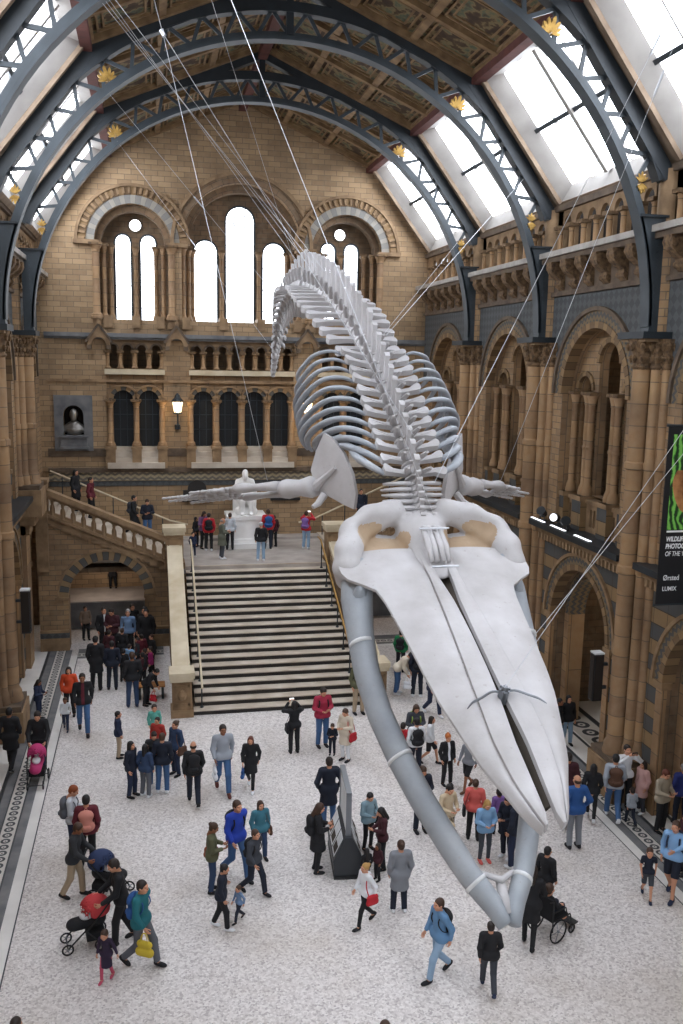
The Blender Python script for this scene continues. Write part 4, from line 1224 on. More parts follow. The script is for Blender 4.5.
# ------------------------------------------------------------------ the whale skeleton
whale = empty('whale_skeleton', (0, 0, 0), 'giant white whale skeleton hung diving head first over the crowd', 'skeleton')
SP = [(13.22, 9.02), (13.42, 9.34), (13.72, 9.72), (14.15, 10.06), (14.65, 10.40), (15.15, 10.74), (15.75, 11.12), (16.65, 11.58), (17.85, 12.07), (19.35, 12.58), (21.4, 13.05), (23.7, 13.38), (26.0, 13.42), (27.6, 13.1), (28.8, 12.5), (29.8, 11.75), (30.5, 10.95)]
path = cat_rom([(C, y, z-.12) for y, z in SP], 14)
acc = [0.0]
for a, b in zip(path, path[1:]): acc.append(acc[-1]+(b-a).length)
TOT = acc[-1]
def spine(s):
    s = min(max(s, 0), TOT-1e-4)
    for i in range(len(acc)-1):
        if s <= acc[i+1]:
            k = (s-acc[i])/(acc[i+1]-acc[i]); p = path[i].lerp(path[i+1], k)
            t = (path[min(i+3, len(path)-1)]-path[max(i-2, 0)]).normalized()
            return p, t, Vector((0, -t.z, t.y))
kinds = ['c']*7+['t']*12+['l']*13+['k']*20
gap = [.09]*7+[.235+.006*i for i in range(12)]+[.44+.006*i for i in range(13)]+[.50-.018*i for i in range(20)]
sc = TOT/sum(gap); gap = [g*sc for g in gap]
pos = []; q = 0
for g in gap: pos.append(q+g/2); q += g
rib_at = []
for i, (k, g, s) in enumerate(zip(kinds, gap, pos)):
    p, t, n = spine(s)
    LM = lambda x, y, z, p=p, t=t, n=n: tuple(p+Vector((x, 0, 0))+t*y+n*z)
    if k == 'c': f = i/7; rc, sp, tp, pw = .12, .12+.1*f, .38+.05*f, .5
    elif k == 't': f = (i-7)/12; rc, sp, tp, pw = .15+.03*f, .24+.26*f, .50+.10*f, .60
    elif k == 'l': f = (i-19)/13; rc, sp, tp, pw = .18+.02*f, .56+.12*f, .62+.24*math.sin(PI*min(1, f*1.1)), .54
    else: f = (i-32)/20; rc, sp, tp, pw = .20*(1-f)**.6+.05, .66*(1-f)**.8+.05, max(0, .74*(1-f*1.3)), .58
    m = MB()
    # centrum, waisted between its two discs
    N = 12; o = len(m.v); rows = [(-.42, rc), (-.34, rc*1.04), (-.2, rc*.86), (.2, rc*.86), (.34, rc*1.04), (.42, rc)]
    for yy, rr in rows:
        for j in range(N):
            a = 2*PI*j/N; m.v.append(LM(rr*math.cos(a), yy*g, rr*math.sin(a)))
    for a in range(len(rows)-1):
        for j in range(N):
            m.f.append((o+a*N+j, o+a*N+(j+1) % N, o+(a+1)*N+(j+1) % N, o+(a+1)*N+j)); m.m.append(0)
    m.f.append(tuple(o+j for j in range(N))); m.m.append(0); m.f.append(tuple(o+(len(rows)-1)*N+j for j in range(N))); m.m.append(0)
    # neural spine, leaning to the tail
    ln = .35*sp
    q_ = .62 if k == 'k' else .85
    prof = [(-.30*g, rc*.7), (-.26*g*q_, rc+.06), (-.20*g*q_+ln*.55, rc+sp*.6), (-.28*g*q_+ln, rc+sp*.95), (-.05*g+ln, rc+sp), (.24*g*q_+ln, rc+sp*.93), (.14*g*q_+ln*.55, rc+sp*.55), (.24*g*q_, rc+.06), (.30*g, rc*.7)]
    th = .045 if k != 'k' else .035
    m.prism(prof, lambda u, v, d: LM(d*(.7+.6*abs(v-rc-sp*.5)/sp), u, v), -th, th, 0)
    # articular wings beside the spine
    if k in 'tl' or (k == 'k' and f < .4):
        for sg in (-1, 1):
            m.tube([LM(sg*rc*.7, -.1*g, rc*.7), LM(sg*(rc*.9+.04), -.42*g, rc+.16), LM(sg*(rc*.8+.06), -.58*g, rc+.24)], [.06, .05, .03], 6, 0, flat=.7)
    # transverse plates, paddle shaped
    if k == 'c':
        for sg in (-1, 1):
            for e0, e1, w0 in ((.06, .0, .035), (-.06, -.2, .03)):
                m.tube(cat_rom([LM(sg*rc*.8, 0, e0), LM(sg*tp*.6, -.02, e0+.04+e1*.2), LM(sg*tp, .04, e1-.02), LM(sg*tp*1.12, .1, e1-.12)], 4), [w0]*9+[w0*.8, w0*.7, w0*.6, w0*.5], 6, 0)
    elif tp > .08:
        hw = g*pw*.5
        for sg in (-1, 1):
            bt = .0 if k != 'k' else .1
            jt = .04*math.sin(i*2.3+sg)
            outl = [(rc*.5, -hw*.8), (rc+.07, -hw*.52), (rc+(tp-rc)*.55, -hw*.56+bt*.2), (tp*.90, -hw*.95+bt+jt), (tp*.98, -hw*1.02+bt+jt), (tp*1.03, -hw*.4+bt+jt), (tp*1.02, hw*.5+bt+jt), (tp*.96, hw*1.0+bt+jt), (tp*.86, hw*.9+bt+jt), (rc+(tp-rc)*.55, hw*.55+bt*.5), (rc+.07, hw*.5), (rc*.5, hw*.8)]
            if k == 'c': outl = [(rc*.5, -hw*.8), (tp*.6, -hw*1.0), (tp, -hw*.6), (tp, hw*.6), (tp*.6, hw*1.0), (rc*.5, hw*.8)]
            lift = {'c': -.1, 't': .10, 'l': -.02, 'k': -.05}[k]
            m.prism(outl, lambda u, v, d, sg=sg: LM(sg*u, v, d*(.7+.35*(u/tp))+lift*(u/tp)**2*1.0+(.05 if k == 't' else 0)), -.06, .045, 0)
    m.build('vertebra', ['bone'], whale, 'auto')
    if k == 't': rib_at.append((i-7, s, tp, g))
    if k == 'k' and f < .75:
        m = MB(); h = .5*(1-f)+.06
        for sg in (-1, 1): m.tube([LM(sg*.12*(1-f), .45*g, -rc*.9), LM(sg*.08*(1-f), .48*g, -rc-h*.35), LM(0, .62*g, -rc-h)], [.035, .045, .04*(1-f)+.015], 6, 0)
        m.build('chevron_bone', ['bone'], whale, True)
# ribs
for i, s, tp, g in rib_at:
    p, t, n = spine(s)
    f = i/11
    L = lerp_tab([(0, .6), (.15, .8), (.3, .92), (.6, .98), (.85, .9), (1.0, .6)], f)
    W = lerp_tab([(0, .6), (.25, .78), (.42, .93), (.8, .94), (1.0, .86)], f)
    rr = lerp_tab([(0, .085), (.2, .07), (.5, .06), (1, .045)], f)
    for sg in (-1, 1):
        sw = lerp_tab([(0, 2.6), (.3, 2.1), (.5, 1.3), (1, .9)], f)
        base = [(tp*.96, .0, .06), (tp+.2, .04*sw, .12), (tp+.55*W, .14*sw, .0), (1.40*W, .30*sw, -.42*L), (1.52*W, .44*sw, -.88*L), (1.45*W, .56*sw, -1.28*L), (1.30*W, .64*sw, -1.58*L)]
        pts = [p+Vector((sg*x, 0, 0))+t*y+n*z for x, y, z in base]
        P = cat_rom(pts, 5)
        nn = len(P)
        R = [rr*(.8+.5*math.sin(PI*min(1, k/(nn-1)*1.2)))*(1 if k < nn*.8 else 1-.45*(k-nn*.8)/(nn*.2)) for k in range(nn)]
        m = MB(); m.tube(P, R, 8, 0, flat=.62); m.build('rib', ['rib_shaded'], whale, True)
# breastbone side: first ribs only reach the chest; a thin steel armature holds the column
m = MB(); m.tube([spine(x*TOT/60)[0]-spine(x*TOT/60)[2]*.24 for x in range(2, 56)], .03, 6); m.build('steel_armature', ['cable_dark'], whale)

# shoulder blades and flippers
for sg in (-1, 1):
    X = lambda x, y, z: Vector((C+sg*x*.985, y-.30, z+.02))
    G = X(1.30, 15.45, 9.22)
    outl = [(1.30, 15.5, 9.15), (1.38, 15.55, 9.5), (1.31, 15.42, 9.85), (1.22, 15.22, 10.16), (1.10, 15.02, 10.08), (.95, 14.86, 9.86), (.82, 14.74, 9.52), (.76, 14.70, 9.2), (.78, 14.74, 8.93), (.92, 14.95, 8.98), (1.08, 15.2, 9.06)]
    cen = sum((X(*q) for q in outl), Vector())/len(outl)
    nr = Vector((sg*.75, -.62, .1)).normalized()
    m = MB(); P = [X(*q) for q in outl]; N = len(P)
    ringA = [cen+(q-cen)*.55 for q in P]
    for face in (1, -1):
        o = len(m.v)
        m.v += [tuple(q+nr*.035*face) for q in P]+[tuple(q+nr*(.06 if face > 0 else .05)*face) for q in ringA]+[tuple(cen+nr*.045*face)]
        for j in range(N):
            j2 = (j+1) % N
            m.f.append((o+j, o+j2, o+N+j2, o+N+j)); m.m.append(0)
            m.f.append((o+N+j, o+N+j2, o+2*N)); m.m.append(0)
    for j in range(N):
        j2 = (j+1) % N; m.f.append((j, j2, 2*N+1+j2, 2*N+1+j)); m.m.append(0)
    # raised ridge and the two knobs towards the joint
    m.tube([X(1.05, 15.0, 9.6)+nr*.05, X(1.2, 15.3, 9.35)+nr*.07, G+nr*.05], [.03, .06, .1], 8, 0)
    m.tube([X(1.2, 15.3, 9.1), X(1.32, 15.25, 8.95), X(1.42, 15.2, 8.9)], [.07, .06, .04], 8, 0)
    m.build('shoulder_blade', ['bone'], whale, 'auto')
    Hd = X(1.82, 15.98, 9.1)
    m = MB(); m.tube([G, G.lerp(Hd, .18), G.lerp(Hd, .5), G.lerp(Hd, .85), Hd], [.19, .23, .17, .21, .19], 12, 0, flat=.85); m.build('humerus', ['bone'], whale, True)
    ax = (X(3.85, 18.2, 8.62)-Hd).normalized(); up = Vector((0, 0, 1)); side = up.cross(ax).normalized()*sg
    wid = (up*.42+side*-.55).normalized()
    for q, r0 in ((.10, .105), (-.11, .085)):
        a, b = Hd+wid*q*1.1, Hd+ax*1.05+wid*q*1.5
        m = MB(); m.tube([a, a.lerp(b, .1), a.lerp(b, .5), a.lerp(b, .92), b], [r0, r0*1.15, r0*.8, r0*1.2, r0], 8, 0, flat=.8); m.build('forearm_bone', ['bone'], whale, True)
    W0 = Hd+ax*1.12
    m = MB()
    for j in range(5):
        cc = W0+wid*(-.15+.075*j)+ax*.05*((j % 2))
        m.tube([cc-ax*.06, cc+ax*.06], [.05, .045], 7, 0)
        cc = cc+ax*.13; m.tube([cc-ax*.05, cc+ax*.05], [.045, .04], 7, 0)
    m.build('wrist_bones', ['bone'], whale, True)
    for j, (ln, q0, q1) in enumerate(((.9, .13, .10), (1.75, .045, .03), (1.65, -.045, -.04), (1.1, -.13, -.11))):
        a = W0+ax*.22+wid*q0; b = W0+ax*(.25+ln)+wid*q1*1.3-up*.015*j
        k = max(3, int(ln/.24))
        for c in range(k):
            p0, p1 = a.lerp(b, c/k+.008), a.lerp(b, (c+1)/k-.012); r0 = .07*(1-.55*c/k)
            m = MB(); m.tube([p0, p0.lerp(p1, .15), p0.lerp(p1, .5), p0.lerp(p1, .85), p1], [r0*.85, r0*1.1, r0*.72, r0*1.05, r0*.8], 7, 0, flat=.7)
            m.build('finger_bone', ['bone'], whale, True)

# skull: local frame u across, v back along the snout, w up from the snout's plane
th = math.atan(.44); SO = Vector((C, 8.14, 6.63)); EV = Vector((0, math.cos(th), math.sin(th))); EN = Vector((0, -math.sin(th), math.cos(th)))
SK = lambda u, v, w: tuple(SO+Vector((u, 0, 0))+EV*v+EN*w)
OUT = [(-.06, .13), (0, .17), (.14, .26), (.45, .37), (.85, .53), (1.05, .58), (1.5, .68), (1.8, .75), (2.25, .81), (2.6, .84), (3.0, .88), (3.4, .92), (3.85, .97), (4.08, 1.03), (4.2, 1.15), (4.28, 1.30), (4.4, 1.41), (4.6, 1.46), (4.8, 1.43), (4.96, 1.36)]
SUT = [(-.06, .12), (.1, .16), (.5, .27), (1.1, .33), (2.0, .31), (2.9, .27), (4.2, .22), (5.2, .25)]
GP = [(-.06, .09), (.1, .06), (.5, .065), (1.06, .075), (1.6, .045), (2.2, .03), (2.9, .03), (3.6, .045), (4.1, .09), (4.6, .12), (5.2, .13)]
arch = lambda v: .10*math.sin(PI*min(1, max(0, v)/4.6))
def plate(tab_in, tab_out, v0, v1, nu, sg, bulge, edge, base, name, matn, thick=.1):
    m = MB(); nv = 34; g = []
    for i in range(nv+1):
        v = v0+(v1-v0)*(i/nv); a, b = lerp_tab(tab_in, v), lerp_tab(tab_out, v)
        row = []
        for j in range(nu+1):
            k = j/nu; u = a+(b-a)*k
            w = base+arch(v)+bulge*math.sin(PI*(k*.8+.1))-edge*k*k
            row.append((u, v, w, k))
        g.append(row)
    o = 0
    for lay in (0, 1):
        for row in g:
            for u, v, w, k in row:
                t = thick*(.25+.75*math.sin(PI*min(1, max(.0, k*.86+.12)))) if lay else 0
                m.v.append(SK(sg*u, v, w-t))
    W = nu+1; n = len(m.v)//2
    for i in range(nv):
        for j in range(nu):
            q = (i*W+j, i*W+j+1, (i+1)*W+j+1, (i+1)*W+j)
            m.f.append(q); m.m.append(0); m.f.append(tuple(n+x for x in reversed(q))); m.m.append(0)
    for i in range(nv):
        for j in (0, nu):
            m.f.append((i*W+j, (i+1)*W+j, n+(i+1)*W+j, n+i*W+j)); m.m.append(0)
    for j in range(nu):
        for i in (0, nv):
            m.f.append((i*W+j, i*W+j+1, n+i*W+j+1, n+i*W+j)); m.m.append(0)
    return m.build(name, [matn], whale, 'auto')
SUT2 = [(v, u+.012) for v, u in SUT]
for sg in (-1, 1):
    plate(SUT2, OUT, -.06, 4.96, 10, sg, .03, .09, 0, 'maxilla', 'bone', .14)
    plate(GP, SUT, -.05, 5.15, 5, sg, .035, .0, .03, 'premaxilla', 'bone', .16)
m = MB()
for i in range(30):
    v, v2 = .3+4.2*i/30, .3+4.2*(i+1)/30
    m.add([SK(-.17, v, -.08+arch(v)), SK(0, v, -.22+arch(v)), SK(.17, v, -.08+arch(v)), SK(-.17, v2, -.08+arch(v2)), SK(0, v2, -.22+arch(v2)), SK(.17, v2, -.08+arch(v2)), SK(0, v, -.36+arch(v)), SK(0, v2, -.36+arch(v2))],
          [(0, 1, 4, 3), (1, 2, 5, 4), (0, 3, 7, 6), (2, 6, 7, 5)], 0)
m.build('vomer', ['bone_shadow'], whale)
# braincase and the broad wings
cr = SDF(.10)
cr.ell((0, 5.45, -.02), (.40, .55, .26)).ell((0, 4.75, -.02), (.3, .5, .10))
for sg in (-1, 1):
    cr.cap((sg*1.26, 4.75, -.12), (sg*1.25, 5.0, -.02), .16, .19).cap((sg*1.25, 5.0, -.02), (sg*1.10, 5.32, .06), .19, .22).cap((sg*1.10, 5.32, .06), (sg*.80, 5.60, .12), .22, .21).cap((sg*.80, 5.60, .12), (sg*.42, 5.74, .16), .21, .2)
    cr.cap((sg*1.3, 4.8, -.2), (sg*1.22, 4.95, -.5), .2, .19)
    cr.ell((sg*.7, 5.1, -.22), (.62, .55, .12), .1)
    cr.ell((sg*.15, 5.86, .02), (.13, .12, .13), .05)
for sg in (-1, 1):
    cr.ell((sg*.68, 5.20, .30), (.42, .27, .36), .10, True)
V, F = cr.mesh_data(.034)
cen = V[F].mean(1); au = np.abs(cen[:, 0])
mi = ((((au-.68)/.42)**2+((cen[:, 1]-5.18)/.27)**2 < 1) & (cen[:, 2] < .2) & (cen[:, 2] > -.2)).astype(int)
W = np.array([SK(*q) for q in V])
o = put(np_mesh('cranium', W, F, ['bone', 'bone_tan'], mi), 'cranium', whale)
# nasal bones and the steel pins over the blow hole
for sg in (-1, 1):
    for q in (.05, .13):
        m = MB(); m.tube([SK(sg*q, 4.45, .14), SK(sg*q, 4.7, .24), SK(sg*q*.9, 5.1, .30)], [.035, .05, .045], 7); m.build('nasal_bone', ['bone'], o, True)
m = MB(); m.tube([SK(-.2, 4.25, .2), SK(.2, 4.25, .2)], .018, 6); m.build('steel_pin', ['cable'], whale)
m = MB(); m.tube([SK(-.22, 4.98, .36), SK(.24, 4.98, .36)], .016, 6); m.build('steel_pin', ['cable'], whale)
# clamp on the snout
m = MB()
for sg in (-1, 1):
    m.tube(cat_rom([SK(0, 1.72, .2), SK(sg*.14, 1.74, .21), SK(sg*.3, 1.66, .2), SK(sg*.42, 1.62, .17), SK(sg*.5, 1.55, .15)], 4), [.016]*12+[.014, .012, .01, .008, .005], 8)
m.tube([SK(0, 1.72, .05), SK(0, 1.72, .25)], .065, 12); m.tube([SK(0, 1.72, .25), SK(0, 1.72, .30)], [.045, .03], 10)
for k in range(6):
    a = 2*PI*k/6; m.tube([SK(.06*math.cos(a), 1.72+.06*math.sin(a), .24), SK(.06*math.cos(a), 1.72+.06*math.sin(a), .27)], .014, 6)
m.build('steel_clamp', ['cable_dark'], whale)
# lower jaws: two long bowed bones meeting at the chin
JO = Vector((C, 9.1, 4.8)); JE = Vector((0, 3.3, 3.3)).normalized(); JN = Vector((0, -JE.z, JE.y))
JU = [(.0, .06), (.25, .15), (.6, .35), (1.0, .52), (1.6, .76), (2.2, .96), (2.8, 1.12), (3.4, 1.21), (4.0, 1.22), (4.6, 1.19), (5.1, 1.15)]
JR = [(0, .08), (.3, .12), (1, .14), (2, .15), (3, .155), (4, .175), (4.6, .22), (5.1, .18)]
for sg in (-1, 1):
    P = []; R = []
    for k in range(41):
        mm = 5.1*k/40
        P.append(JO+Vector((sg*lerp_tab(JU, mm), 0, 0))+JE*mm-JN*.12*math.sin(PI*min(1, mm/5.1))); R.append(lerp_tab(JR, mm))
    m = MB(); m.tube(P, R, 16, 0, flat=1.35)
    # coronoid process and the rounded joint at the rear
    m.tube([P[35], P[35]+JN*.28+JE*.05, P[35]+JN*.4+JE*.12], [.16, .09, .03], 8, 0)
    m.build('lower_jaw', ['bone_grey'], whale, True)
    for k in (4, 17, 30):
        t = (P[k+1]-P[k-1]).normalized()
        m = MB(); m.tube([P[k]-t*.025, P[k]+t*.025], R[k]*1.06, 16, 0, flat=1.35); m.build('strap', ['display_panel'], whale, True)
m = MB(); m.tube([JO+Vector((-.22, 0, 0))+JE*.62, JO+Vector((0, 0, 0))+JE*.5+JN*.05, JO+Vector((.2, 0, 0))+JE*.6], [.03, .05, .03], 8); m.tube([JO+JE*.5, JO+JE*.12], [.06, .09], 8); m.build('chin_bracket', ['bone'], whale, True)

# suspension cables -----------------------------------------------------------------
def cable(a, b, label, r=.012, buckle=None):
    r *= .62
    a, b = Vector(a), Vector(b)
    o = empty('suspension_cable', (0, 0, 0), label, 'cable', 'steel cables holding the whale')
    m = MB(); m.tube([a, b], r, 6); m.build('wire', ['cable'], o)
    m = MB(); d = (b-a).normalized()
    m.obox(a-d*.06, a+d*.06, .05, .05); m.build('clamp', ['cable'], o)
    if buckle:
        c = a.lerp(b, buckle); m = MB(); m.tube([c-d*.22, c-d*.18, c+d*.18, c+d*.22], [.01, .022, .022, .01], 8); m.build('turnbuckle', ['cable'], o)
def sp_at(y, off=.3, u=0):
    best = min(range(len(path)), key=lambda i: abs(path[i].y-y)); p, t, n = spine(acc[best]); return p+n*off+Vector((u, 0, 0))
cable((-.97, 20.8, 18.8), sp_at(22.6, .5), 'first strand of the four cable bundle from the west truss to the tail bend', .008)
cable((-.90, 20.8, 18.85), sp_at(23.6, .5), 'second strand of the four cable bundle, ending at the top of the tail bend', .008)
cable((-.83, 20.8, 18.9), sp_at(24.6, .45), 'third strand of the four cable bundle, ending past the tail bend', .008)
cable((-.75, 20.8, 18.95), sp_at(21.6, .5), 'fourth strand of the bundle, the one ending nearest the ribs', .008)
cable((-1.06, 27.3, 18.7), sp_at(28.0, .2), 'cable from the middle west truss to the drooping tail', .008, .5)
cable((-.94, 33.8, 18.75), sp_at(29.9, .12), 'cable from the farthest west truss to the tail tip', .008, .5)
cable((-.52, 14.3, 19.05), (.33, 16.5, 16.75), 'short upper cable with a turnbuckle where two cables part', .01, .6)
cable((.33, 16.5, 16.75), (C-2.0, 16.3, 9.2), 'long cable from the turnbuckle down to the west flipper', .008)
cable((.33, 16.5, 16.75), sp_at(14.0, .5), 'long cable from the turnbuckle down to the neck bones', .008)
cable((.01, 14.3, 19.41), sp_at(25.4, .4), 'thin cable crossing in front of the tall central window', .007)
cable((.03, 14.3, 19.42), (4.02, 12.3, 9.2), 'long cable running down the whole back to the rear of the skull', .008)
cable((9.2, 14.3, 18.7), (C+.1, 12.9, 9.6), 'cable from the upper east skylights down to the base of the skull', .008, .25)
cable((9.25, 14.3, 18.65), (C+2.9, 17.3, 8.85), 'cable from the upper east skylights down to the east flipper', .008, .25)
cable((11.98, 14.3, 14.35), SK(0, 1.72, .3), 'cable from the near east truss leg to the clamp on the snout', .008)
cable((11.98, 14.3, 13.2), (C+1.22, 11.6, 7.5), 'cable from the near east truss leg to the hinge of the lower jaw', .008)
cable((11.45, 27.3, 17.05), sp_at(17.2, .2, .4), 'cable from the middle east truss to the small of the back', .008, .3)
cable((11.55, 33.8, 15.85), sp_at(17.4, .15, .4), 'cable from the farthest east truss to the small of the back', .008, .3)
